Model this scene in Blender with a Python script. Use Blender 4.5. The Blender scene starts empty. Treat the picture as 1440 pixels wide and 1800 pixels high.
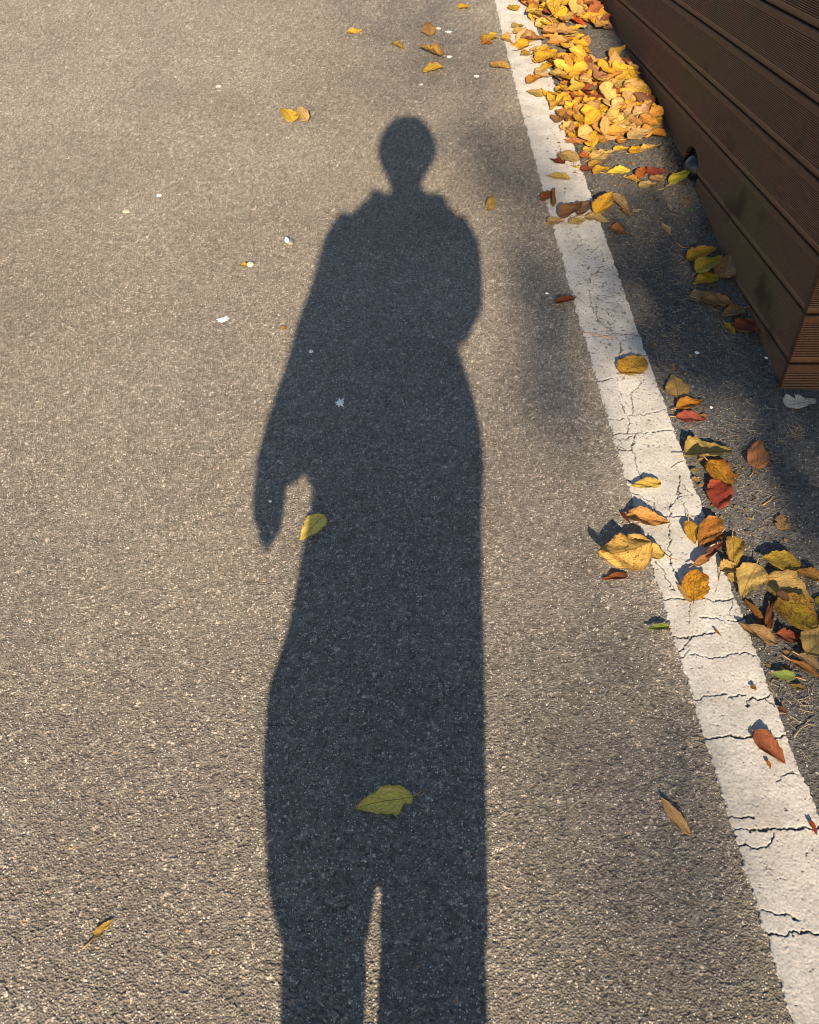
import bpy, bmesh, math, random
import numpy as np
from mathutils import Vector, Matrix

random.seed(7)
S = bpy.context.scene
COL = S.collection
R = math.radians

# ------------------------------------------------------------------ camera, sky, sun, exposure
PITCH, CAM_H, SLOPE = R(40.5), 1.375, 0.165
FPX = 1440.0                                   # focal length in photograph pixels
SUN_EL, SUN_AZ = R(18.0), R(0.45)

cam_d = bpy.data.cameras.new('camera')
cam = bpy.data.objects.new('camera', cam_d)
COL.objects.link(cam)
cam.location = (0, 0, CAM_H)
cam.rotation_euler = (math.pi / 2 - PITCH, 0, 0)
cam_d.sensor_fit = 'HORIZONTAL'
cam_d.sensor_width = 36.0
cam_d.lens = 36.0 * FPX / 1440.0
cam_d.clip_start = 0.02
cam_d.clip_end = 500
S.camera = cam

world = bpy.data.worlds.new('World')
S.world = world
world.use_nodes = True
wn = world.node_tree
bg = wn.nodes['Background']
sky = wn.nodes.new('ShaderNodeTexSky')
sky.sky_type = 'NISHITA'
sky.sun_disc = False
sky.sun_elevation = SUN_EL
sky.sun_rotation = math.pi
sky.altitude = 100
sky.air_density = 1.0
sky.dust_density = 0.4
sky.ozone_density = 0.9
wn.links.new(sky.outputs[0], bg.inputs['Color'])
bg.inputs['Strength'].default_value = 0.077

SUN_DIR = Vector((math.sin(SUN_AZ) * math.cos(SUN_EL), math.cos(SUN_AZ) * math.cos(SUN_EL), -math.sin(SUN_EL)))
sun_d = bpy.data.lights.new('sun', 'SUN')
sun_d.energy = 5.0
sun_d.angle = R(0.53)
sun_d.color = (1.0, 0.79, 0.545)
sun = bpy.data.objects.new('sun', sun_d)
COL.objects.link(sun)
sun.rotation_euler = SUN_DIR.to_track_quat('-Z', 'Y').to_euler()
sun.location = (0, -10, 8)

S.view_settings.view_transform = 'Standard'
S.view_settings.look = 'None'
S.view_settings.gamma = 1
S.view_settings.use_curve_mapping = False
S.view_settings.exposure = 1.27
S.render.engine = 'CYCLES'
S.cycles.max_bounces = 6
S.cycles.filter_width = 1.05
S.render.filter_size = 1.05

# ------------------------------------------------------------------ the lie of the land
def line_left(y):
    y = np.clip(y, -1.0, 5.5)
    return 0.5703 - 0.0688 * y + 0.0063 * y * y

def line_width(y):
    return 0.148 + 0.003 * np.clip(y - 1.5, 0, 3)

def sstep(x):
    x = np.clip(x, 0, 1)
    return x * x * (3 - 2 * x)

def land(x, y):
    """height of the sloping road; it dips towards the foot of the wall further up"""
    d = np.clip(y - 2.5, 0, 2.6)
    return SLOPE * y - 0.022 * d * d * sstep((x - 0.5) / 0.42)

WALL_X = 0.925

def ray(px, py):
    X, Y = (px - 720) / FPX, (py - 900) / FPX
    c, s = math.cos(PITCH), math.sin(PITCH)
    return np.array([X, c - Y * s, -s - Y * c])

def ground(px, py):
    """point of the land where the line of sight of a photograph pixel meets it"""
    v = ray(px, py)
    t = CAM_H / (SLOPE * v[1] - v[2])
    for _ in range(6):
        P = v * t
        h = float(land(P[0], P[1])) - CAM_H
        t += (P[2] - h) / (SLOPE * v[1] - v[2])
    P = v * t
    return Vector((P[0], P[1], P[2] + CAM_H))

GN = Vector((0, -SLOPE, 1)).normalized()        # normal of the slope

# ------------------------------------------------------------------ small numpy noise
def hsh(i, j, k=0):
    i = np.asarray(i).astype(np.int64).astype(np.uint32); j = np.asarray(j).astype(np.int64).astype(np.uint32)
    n = i * np.uint32(374761393) + j * np.uint32(668265263) + np.uint32((k * 2246822519) & 0xffffffff)
    n = (n ^ (n >> np.uint32(13))) * np.uint32(1274126177)
    n = (n ^ (n >> np.uint32(16))) * np.uint32(2654435761)
    n = n ^ (n >> np.uint32(15))
    return (n >> np.uint32(8)).astype(np.float32) / np.float32(1 << 24)

def vnoise(x, y, k=0):
    i, j = np.floor(x), np.floor(y)
    u, v = x - i, y - j
    u = u * u * (3 - 2 * u); v = v * v * (3 - 2 * v)
    a, b = hsh(i, j, k), hsh(i + 1, j, k)
    c, d = hsh(i, j + 1, k), hsh(i + 1, j + 1, k)
    return (a * (1 - u) + b * u) * (1 - v) + (c * (1 - u) + d * u) * v

def cells(x, y, k=0):
    """nearest stone: distance F1, F2 (in cells) and a random number per stone"""
    i0, j0 = np.floor(x), np.floor(y)
    f1 = np.full(x.shape, 9, np.float32); f2 = f1.copy(); idv = np.zeros(x.shape, np.float32)
    for a in (-1, 0, 1):
        for b in (-1, 0, 1):
            i, j = i0 + a, j0 + b
            dx = i + 0.1 + 0.8 * hsh(i, j, k) - x
            dy = j + 0.1 + 0.8 * hsh(i, j, k + 1) - y
            d = np.sqrt(dx * dx + dy * dy).astype(np.float32)
            r = hsh(i, j, k + 2)
            near = d < f1
            f2 = np.where(near, f1, np.minimum(f2, d))
            idv = np.where(near, r, idv)
            f1 = np.where(near, d, f1)
    return f1, f2, idv

# ------------------------------------------------------------------ object helpers
def mesh_np(name, V, F):
    me = bpy.data.meshes.new(name)
    V = np.asarray(V, np.float32); F = np.asarray(F, np.int32)
    me.vertices.add(len(V)); me.vertices.foreach_set('co', V.ravel())
    k = F.shape[1]
    me.loops.add(F.size); me.loops.foreach_set('vertex_index', F.ravel())
    me.polygons.add(len(F)); me.polygons.foreach_set('loop_start', np.arange(0, F.size, k, dtype=np.int32))
    me.update(calc_edges=True)
    return me

def fattr(me, name, vals):
    a = me.attributes.new(name, 'FLOAT', 'POINT')
    a.data.foreach_set('value', np.asarray(vals, np.float32))

def smooth(me):
    me.polygons.foreach_set('use_smooth', np.ones(len(me.polygons), bool))
    return me

def link(name, me, mat=None, parent=None):
    o = bpy.data.objects.new(name, me)
    COL.objects.link(o)
    if mat is not None and me is not None and not me.materials:
        me.materials.append(mat)
    if parent is not None:
        o.parent = parent
    return o

def tag(o, label=None, cat=None, group=None, kind=None):
    if label: o['label'] = label
    if cat: o['category'] = cat
    if group: o['group'] = group
    if kind: o['kind'] = kind
    return o

def bm_mesh(name, bm, sm=True):
    bmesh.ops.recalc_face_normals(bm, faces=bm.faces)
    me = bpy.data.meshes.new(name)
    bm.to_mesh(me); bm.free()
    if sm: smooth(me)
    return me

def loft(bm, rings, n=16, cap=True):
    """rings: (centre, axis_a, axis_b) vectors; an ellipse at each, joined up"""
    prev = None; first = None
    for c, a, b in rings:
        ring = [bm.verts.new(c + a * math.cos(2 * math.pi * q / n) + b * math.sin(2 * math.pi * q / n)) for q in range(n)]
        if prev:
            for q in range(n):
                bm.faces.new((prev[q], prev[(q + 1) % n], ring[(q + 1) % n], ring[q]))
        else:
            first = ring
        prev = ring
    if cap:
        bm.faces.new(first[::-1]); bm.faces.new(prev)

def tube(bm, pts, rad, n=10):
    pts = [Vector(p) for p in pts]
    rings = []
    for i, p in enumerate(pts):
        t = (pts[min(i + 1, len(pts) - 1)] - pts[max(i - 1, 0)]).normalized()
        ref = Vector((0, 1, 0)) if abs(t.y) < 0.8 else Vector((1, 0, 0))
        a = t.cross(ref).normalized(); b = t.cross(a).normalized()
        r = rad[i] if hasattr(rad, '__len__') else rad
        ra, rb = r if hasattr(r, '__len__') else (r, r)
        rings.append((p, a * ra, b * rb))
    loft(bm, rings, n)

def ball(bm, c, r, rx=(1, 1, 1), seg=16):
    m = Matrix.Translation(Vector(c)) @ Matrix.Diagonal((r * rx[0], r * rx[1], r * rx[2], 1))
    bmesh.ops.create_uvsphere(bm, u_segments=seg, v_segments=seg // 2 + 2, radius=1, matrix=m)

def box(bm, c, s):
    m = Matrix.Translation(Vector(c)) @ Matrix.Diagonal((s[0], s[1], s[2], 1))
    return bmesh.ops.create_cube(bm, size=1, matrix=m)['verts']

# ------------------------------------------------------------------ materials
class NT:
    def __init__(self, name):
        self.m = bpy.data.materials.new(name); self.m.use_nodes = True
        self.t = self.m.node_tree; self.b = self.t.nodes['Principled BSDF']
    def n(self, typ, **kw):
        q = self.t.nodes.new('ShaderNode' + typ)
        for k, v in kw.items():
            if k.startswith('_'): q.inputs[k[1:].replace('_', ' ')].default_value = v
            else: setattr(q, k, v)
        return q
    def l(self, a, b): self.t.links.new(a, b)
    def attr(self, name, typ='GEOMETRY'):
        return self.n('Attribute', attribute_name=name, attribute_type=typ)
    def math(self, op, a, b=None, c=None, clamp=False):
        q = self.n('Math', operation=op); q.use_clamp = clamp
        for i, v in enumerate((a, b, c)):
            if v is None: continue
            if isinstance(v, (int, float)): q.inputs[i].default_value = v
            else: self.l(v, q.inputs[i])
        return q.outputs[0]
    def ramp(self, fac, stops, interp='LINEAR'):
        q = self.n('ValToRGB'); q.color_ramp.interpolation = interp
        e = q.color_ramp.elements
        while len(e) < len(stops): e.new(0.5)
        for el, (p, c) in zip(e, stops):
            el.position = p; el.color = (c[0], c[1], c[2], 1) if hasattr(c, '__len__') else (c, c, c, 1)
        self.l(fac, q.inputs[0]); return q.outputs[0]
    def mix(self, fac, a, b, blend='MIX'):
        q = self.n('Mix', data_type='RGBA', blend_type=blend)
        if isinstance(fac, (int, float)): q.inputs[0].default_value = fac
        else: self.l(fac, q.inputs[0])
        for i, v in ((6, a), (7, b)):
            if hasattr(v, '__len__'): q.inputs[i].default_value = (*v[:3], 1)
            else: self.l(v, q.inputs[i])
        return q.outputs[2]
    def noise(self, vec, scale, detail=3, rough=0.6, out=0, dist=0.0):
        q = self.n('TexNoise'); q.inputs['Scale'].default_value = scale
        q.inputs['Detail'].default_value = detail; q.inputs['Roughness'].default_value = rough
        q.inputs['Distortion'].default_value = dist
        self.l(vec, q.inputs['Vector']); return q.outputs[out]
    def voro(self, vec, scale, feature='F1', out='Distance', rand=1.0):
        q = self.n('TexVoronoi', feature=feature); q.inputs['Scale'].default_value = scale
        q.inputs['Randomness'].default_value = rand
        self.l(vec, q.inputs['Vector']); return q.outputs[out]
    def obj(self): return self.n('TexCoord').outputs['Object']
    def bump(self, h, dist, strength=1.0, normal=None):
        q = self.n('Bump'); q.inputs['Distance'].default_value = dist; q.inputs['Strength'].default_value = strength
        self.l(h, q.inputs['Height'])
        if normal is not None: self.l(normal, q.inputs['Normal'])
        return q.outputs[0]
    def out(self, col=None, rough=None, normal=None):
        for k, v in (('Base Color', col), ('Roughness', rough), ('Normal', normal)):
            if v is None: continue
            i = self.b.inputs[k]
            if isinstance(v, (int, float)): i.default_value = v
            elif hasattr(v, '__len__'): i.default_value = (*v[:3], 1)
            else: self.l(v, i)
        return self.m

def plain(name, col, rough=0.7, var=0.15, scale=30.0):
    t = NT(name)
    nz = t.noise(t.obj(), scale)
    c = t.mix(nz, [k * (1 - var) for k in col], [min(1, k * (1 + var)) for k in col])
    return t.out(c, rough, t.bump(nz, 0.002))

def asphalt_mat(name, binder, stops, tint, fleck=0.90):
    """binder between stones; 'stone' and 'cav' are measured off the displaced surface"""
    t = NT(name); P = t.obj()
    st = t.attr('stone').outputs['Fac']; cav = t.attr('cav').outputs['Fac']
    stone = t.ramp(st, stops)
    macro = t.noise(P, 2.2, 4, 0.6)
    fine = t.noise(P, 420, 2, 0.7)
    c = t.mix(cav, stone, binder)
    # a second, finer population of chips seen between the big ones
    v = t.n('TexVoronoi', feature='F1'); v.inputs['Scale'].default_value = 290; t.l(P, v.inputs['Vector'])
    r = t.n('SeparateColor'); t.l(v.outputs['Color'], r.inputs[0])
    chip = t.math('MULTIPLY', t.math('GREATER_THAN', r.outputs[0], fleck), t.math('LESS_THAN', v.outputs['Distance'], 0.42))
    chipc = t.ramp(r.outputs[1], [(0, (0.40, 0.37, 0.33)), (0.6, (0.60, 0.57, 0.52)), (0.93, (0.74, 0.72, 0.68)), (1, (0.42, 0.20, 0.09))])
    c = t.mix(t.math('MULTIPLY', chip, 0.8), c, chipc)
    dk = t.math('MULTIPLY', t.math('LESS_THAN', r.outputs[0], 0.10), t.math('LESS_THAN', v.outputs['Distance'], 0.45))
    c = t.mix(t.math('MULTIPLY', dk, 0.8), c, binder)
    c = t.mix(1.0, c, t.ramp(fine, [(0.25, 0.66), (0.75, 1.30)]), 'MULTIPLY')
    st2 = t.noise(P, 26, 3, 0.55); wide = t.noise(P, 0.75, 3, 0.5)
    c = t.mix(t.ramp(st2, [(0.70, 0.0), (0.80, 0.45)]), c, [k * 0.55 for k in binder])          # small oily spots
    c = t.mix(1.0, c, t.ramp(wide, [(0.35, (0.94, 0.92, 0.89)), (0.65, (1.05, 1.05, 1.06))]), 'MULTIPLY')
    c = t.mix(1.0, c, t.ramp(macro, [(0.3, [k * 0.86 for k in tint]), (0.7, [k * 1.10 for k in tint])]), 'MULTIPLY')
    nb = t.bump(v.outputs['Distance'], 0.0018, 0.9)
    nb = t.bump(fine, 0.0011, 0.8, nb)
    t.b.inputs['Specular IOR Level'].default_value = 0.30; t.b.inputs['Diffuse Roughness'].default_value = 0.3
    return t.out(c, t.ramp(fine, [(0.2, 0.62), (0.8, 0.88)]), nb)

M_ROAD = asphalt_mat('road_asphalt', (0.095, 0.087, 0.076),
                     [(0.0, (0.115, 0.105, 0.091)), (0.4, (0.190, 0.174, 0.151)), (0.80, (0.275, 0.253, 0.220)),
                      (0.92, (0.42, 0.392, 0.348)), (0.975, (0.64, 0.61, 0.57)), (1.0, (0.42, 0.22, 0.10))], (1, 1, 1), 0.87)
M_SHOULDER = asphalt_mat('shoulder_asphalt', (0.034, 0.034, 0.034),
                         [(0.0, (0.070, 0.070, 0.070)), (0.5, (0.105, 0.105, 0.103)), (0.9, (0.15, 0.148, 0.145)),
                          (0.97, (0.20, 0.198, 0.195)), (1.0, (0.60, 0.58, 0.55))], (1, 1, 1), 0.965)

def paint_mat():
    t = NT('line_paint'); P = t.obj()
    ck = t.attr('crack').outputs['Fac']; wr = t.attr('worn').outputs['Fac']
    dirt = t.noise(P, 16, 5, 0.65); fine = t.noise(P, 260, 3, 0.7)
    c = t.mix(t.ramp(dirt, [(0.32, 0.0), (0.68, 1.0)]), (0.462, 0.462, 0.458), (0.315, 0.312, 0.302))
    v = t.voro(P, 105)
    sp = t.math('LESS_THAN', v, t.math('MULTIPLY', t.noise(P, 30, 3), 0.52))
    c = t.mix(t.math('MULTIPLY', sp, 0.42), c, (0.20, 0.19, 0.175))
    c = t.mix(1.0, c, t.ramp(fine, [(0.25, 0.74), (0.75, 1.16)]), 'MULTIPLY')
    st = t.noise(P, 7, 3, 0.6)
    c = t.mix(t.ramp(st, [(0.62, 0.0), (0.8, 0.35)]), c, (0.40, 0.30, 0.21))
    c = t.mix(wr, c, (0.085, 0.080, 0.072))
    c = t.mix(ck, c, (0.045, 0.041, 0.037))
    t.b.inputs['Diffuse Roughness'].default_value = 0.3
    return t.out(c, 0.8, t.bump(fine, 0.0005, 0.6))
M_PAINT = paint_mat()

def leaf_mat(name='dry_leaf', litter=False):
    t = NT(name)
    uv = t.n('UVMap').outputs['UV']
    s = t.n('SeparateXYZ'); t.l(uv, s.inputs[0])
    u, v = s.outputs[0], s.outputs[1]                       # u along, v across (0.5 = midrib)
    a = t.math('ABSOLUTE', t.math('SUBTRACT', v, 0.5))
    oi = t.n('ObjectInfo')
    base = oi.outputs['Color']
    tone = t.attr('tone', 'OBJECT').outputs['Color']
    blot = t.attr('blotch', 'OBJECT').outputs['Fac']
    if litter:
        base = t.attr('tint').outputs['Color']
        tone = t.mix(1.0, base, (0.62, 0.42, 0.30), 'MULTIPLY')
    off = t.n('CombineXYZ'); t.l(t.math('MULTIPLY', oi.outputs['Random'], 37.0), off.inputs[0]); t.l(t.math('MULTIPLY', oi.outputs['Random'], 11.0), off.inputs[2])
    q = t.n('VectorMath', operation='ADD'); t.l(uv, q.inputs[0]); t.l(off.outputs[0], q.inputs[1])
    P = q.outputs[0]
    n1 = t.noise(P, 2.6, 4, 0.65); n2 = t.noise(P, 13, 4, 0.7); n3 = t.noise(P, 46, 2, 0.6)
    f = t.math('ADD', t.math('MULTIPLY', t.math('SUBTRACT', n1, 0.5), 2.4), t.math('MULTIPLY', t.math('SUBTRACT', a, 0.22), 0.9))
    sw = t.math('MULTIPLY', t.math('SUBTRACT', u, 0.5), t.math('SUBTRACT', t.math('MULTIPLY', oi.outputs['Random'], 2.4), 1.2))
    f = t.math('ADD', f, sw)                                                            # one end has turned further than the other
    f = t.math('ADD', f, t.math('MULTIPLY_ADD', blot, 1.3, -0.50), None, True)
    c = t.mix(f, base, tone)
    sp = t.math('GREATER_THAN', n2, t.math('MULTIPLY_ADD', blot, -0.33, 0.70))
    c = t.mix(t.math('MULTIPLY', sp, 0.8), c, (0.085, 0.036, 0.014))
    c = t.mix(1.0, c, t.ramp(n2, [(0.25, 0.56), (0.75, 1.30)]), 'MULTIPLY')
    ed = t.math('MULTIPLY', t.ramp(a, [(0.36, 0.0), (0.5, 1.0)]), t.ramp(n1, [(0.35, 0.1), (0.6, 0.85)]))
    c = t.mix(ed, c, t.mix(0.6, tone, (0.16, 0.075, 0.025)))                             # dried brown margins
    # veins: a midrib and side veins sweeping forward
    k = t.math('SUBTRACT', t.math('MULTIPLY', u, 6.5), t.math('MULTIPLY', a, 6.0))
    w = t.math('ABSOLUTE', t.math('SUBTRACT', t.math('FRACT', t.math('ADD', k, t.math('MULTIPLY', n1, 1.5))), 0.5))
    side = t.math('LESS_THAN', w, 0.055)
    mid = t.math('LESS_THAN', a, 0.018)
    vein = t.math('MAXIMUM', t.math('MULTIPLY', side, 0.6), t.math('MULTIPLY', mid, 0.95))
    c = t.mix(t.math('MULTIPLY', vein, 0.85), c, t.mix(0.5, t.mix(1.0, base, (0.50, 0.38, 0.28), 'MULTIPLY'), (0.20, 0.10, 0.035)))
    hgt = t.math('ADD', t.math('MULTIPLY', t.math('MINIMUM', t.math('MULTIPLY', w, 7.0), 1.0), 0.16), t.math('ADD', n3, t.math('MULTIPLY', n2, 0.8)))
    nb = t.bump(hgt, 0.0026, 0.9)
    b = t.b
    t.l(c, b.inputs['Base Color']); t.l(nb, b.inputs['Normal'])
    b.inputs['Roughness'].default_value = 0.6
    b.inputs['Specular IOR Level'].default_value = 0.28
    tr = t.n('BsdfTranslucent'); t.l(c, tr.inputs['Color']); t.l(nb, tr.inputs['Normal'])
    mx = t.n('MixShader'); mx.inputs[0].default_value = 0.24
    t.l(b.outputs[0], mx.inputs[1]); t.l(tr.outputs[0], mx.inputs[2])
    t.l(mx.outputs[0], t.t.nodes['Material Output'].inputs['Surface'])
    return t.m
M_LEAF = leaf_mat()
M_LITTER = leaf_mat('dry_leaf_litter', True)
M_STALK = plain('leaf_stalk', (0.36, 0.20, 0.07), 0.6)
M_STALK_Y = plain('pale_leaf_stalk', (0.52, 0.38, 0.10), 0.6)

def plank_mat():
    t = NT('composite_plank'); P = t.obj()
    oi = t.n('ObjectInfo')
    mp = t.n('Mapping'); mp.inputs['Scale'].default_value = (1, 0.12, 1); t.l(P, mp.inputs['Vector'])
    off = t.n('VectorMath', operation='ADD'); t.l(mp.outputs[0], off.inputs[0])
    cx = t.n('CombineXYZ'); t.l(t.math('MULTIPLY', oi.outputs['Random'], 19), cx.inputs[1]); t.l(cx.outputs[0], off.inputs[1])
    grain = t.noise(off.outputs[0], 150, 4, 0.65)
    big = t.noise(P, 3.0, 4, 0.6)
    c = t.mix(t.ramp(grain, [(0.3, 0), (0.7, 1)]), (0.112, 0.049, 0.027), (0.188, 0.086, 0.050))
    c = t.mix(t.ramp(oi.outputs['Random'], [(0, 0.0), (1, 0.6)]), c, (0.118, 0.066, 0.035))
    c = t.mix(t.ramp(big, [(0.42, 0), (0.68, 0.75)]), c, (0.120, 0.084, 0.032))       # algae bloom on the boards
    wet = t.noise(P, 6.0, 3, 0.55)
    c = t.mix(t.ramp(wet, [(0.60, 0), (0.68, 0.6)]), c, (0.035, 0.014, 0.009))
    c = t.mix(t.math('GREATER_THAN', t.noise(P, 95, 1), 0.80), c, (0.42, 0.36, 0.28))   # grit
    rg = t.attr('ridge').outputs['Fac']                                                 # rubbed ridges, and the shade in the grooves put into the colour
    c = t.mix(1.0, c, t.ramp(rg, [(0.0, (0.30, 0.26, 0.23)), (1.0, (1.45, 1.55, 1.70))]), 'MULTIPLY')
    t.b.inputs['Specular IOR Level'].default_value = 0.18
    rough = t.ramp(wet, [(0.58, 0.70), (0.68, 0.50)])
    return t.out(c, rough, t.bump(grain, 0.0012, 0.6))
M_PLANK = plank_mat()
M_DARK = plain('dark_backing', (0.012, 0.010, 0.009), 0.9)
M_PIPE = plain('black_pipe', (0.018, 0.019, 0.021), 0.32, 0.3, 60)
M_RING = plain('pale_collar', (0.34, 0.31, 0.28), 0.6)
M_SOIL = plain('soil', (0.060, 0.048, 0.036), 0.95, 0.6, 90)
M_NEEDLE = plain('dry_needle', (0.23, 0.185, 0.125), 0.7, 0.55, 9)
M_WHITE = plain('white_splash', (0.88, 0.88, 0.85), 0.6, 0.12, 200)
M_STONE = plain('grey_stone', (0.22, 0.21, 0.20), 0.6, 0.5, 60)
M_PALESTONE = plain('pale_stone', (0.52, 0.45, 0.33), 0.7, 0.3, 120)
M_WEED = plain('weed_green', (0.06, 0.12, 0.03), 0.6, 0.3)
M_COAT = plain('coat_cloth', (0.035, 0.037, 0.045), 0.9)
M_TROUSER = plain('trouser_cloth', (0.05, 0.05, 0.055), 0.9)
M_SKIN = plain('skin', (0.52, 0.32, 0.23), 0.55, 0.05)
M_HAIR = plain('hair', (0.012, 0.010, 0.009), 0.5)
M_SHOE = plain('shoe', (0.6, 0.6, 0.58), 0.6)
M_PHONE = plain('phone_body', (0.02, 0.02, 0.022), 0.25)
M_BARK = plain('bark', (0.085, 0.062, 0.045), 0.95, 0.4, 12)

# ------------------------------------------------------------------ road, shoulder
STEP = 1.75
rows_px = np.arange(1930, -150, -STEP)
ys = np.array([float(ground(720, p).y) for p in rows_px])
ys = np.concatenate([[-40, -20, -10, -6, -4, -3, -2, -1.2, -.6, -.2, .1], ys, [6.2, 7, 9, 13, 20, 35, 60]])
ts = np.cos(PITCH) * ys + (CAM_H - SLOPE * ys) * np.sin(PITCH)      # depth of each row
ts = np.clip(ts, 1.05, 4.8)
us = np.arange(-0.68, 0.6801, STEP / FPX * 1.06)
ext = np.array([.05, .2, .6, 2, 6, 18, 45])
X = np.concatenate([np.repeat(-0.68 * ts[:, None], 7, 1) - ext[::-1][None], ts[:, None] * us[None],
                    np.repeat(0.68 * ts[:, None], 7, 1) + ext[None]], 1).astype(np.float32)
Yg = np.repeat(ys[:, None], X.shape[1], 1).astype(np.float32)
nr, nc = X.shape

def surface(x, y):
    wx = x + 0.005 * (vnoise(x * 90, y * 90, 5) - 0.5) + 0.0026 * (vnoise(x * 310, y * 310, 7) - 0.5)
    wy = y + 0.005 * (vnoise(x * 90, y * 90, 6) - 0.5) + 0.0026 * (vnoise(x * 310, y * 310, 8) - 0.5)
    f1, f2, idv = cells(wx / 0.0050, wy / 0.0045, 11)
    g1, g2, gid = cells(wx / 0.0125, wy / 0.0125, 23)
    edge = np.clip((f2 - f1) / 0.28, 0, 1)
    gedge = np.clip((g2 - g1) / 0.22, 0, 1)
    hole = np.clip((0.14 - hsh(np.floor(idv * 9999), np.floor(idv * 777), 3)) / 0.14, 0, 1)
    h = 0.00105 * edge * (0.15 + 0.85 * idv) * (1 - 0.35 * f1) + 0.0010 * (vnoise(x * 420, y * 420, 36) - 0.5) + 0.00025 * gedge * gid
    h = h - 0.0011 * (hole > 0.15) * edge
    h = h + 0.0007 * (vnoise(x * 42, y * 42, 31) - 0.5) + 0.0013 * (vnoise(x * 12, y * 12, 32) - 0.5)
    cav = (1 - edge * (0.55 + 0.45 * gedge)) * (0.25 + 0.75 * vnoise(x * 130, y * 130, 35))
    cav = np.clip(cav + 0.6 * (hole > 0.15), 0, 1)
    st = 0.70 * idv + 0.30 * gid
    st = np.where(idv > 0.965, 0.985, st * 0.95)
    st = np.where(idv > 0.996, 1.0, st)
    return h, st, cav

H, ST, CAV = surface(X, Yg)
inner = np.zeros((nr, nc), bool); inner[12:-8, 8:-8] = True
H = np.where(inner, H, 0); ST = np.where(inner, ST, 0.5); CAV = np.where(inner, CAV, 0.3)
Z = land(X, Yg) + H
idx = np.arange(nr * nc).reshape(nr, nc)
quads = np.stack([idx[:-1, :-1], idx[:-1, 1:], idx[1:, 1:], idx[1:, :-1]], -1).reshape(-1, 4)
V = np.stack([X.ravel(), Yg.ravel(), Z.ravel()], 1)
cxm = V[quads, 0].mean(1); cym = V[quads, 1].mean(1)
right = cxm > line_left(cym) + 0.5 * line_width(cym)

def submesh(name, sel):
    f = quads[sel]; used = np.zeros(len(V), bool); used[f.ravel()] = True
    remap = np.cumsum(used) - 1
    me = mesh_np(name, V[used], remap[f])
    fattr(me, 'stone', ST.ravel()[used]); fattr(me, 'cav', CAV.ravel()[used])
    return smooth(me)
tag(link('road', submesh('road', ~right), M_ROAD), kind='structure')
tag(link('road_shoulder', submesh('road_shoulder', right), M_SHOULDER), kind='structure')

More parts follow.
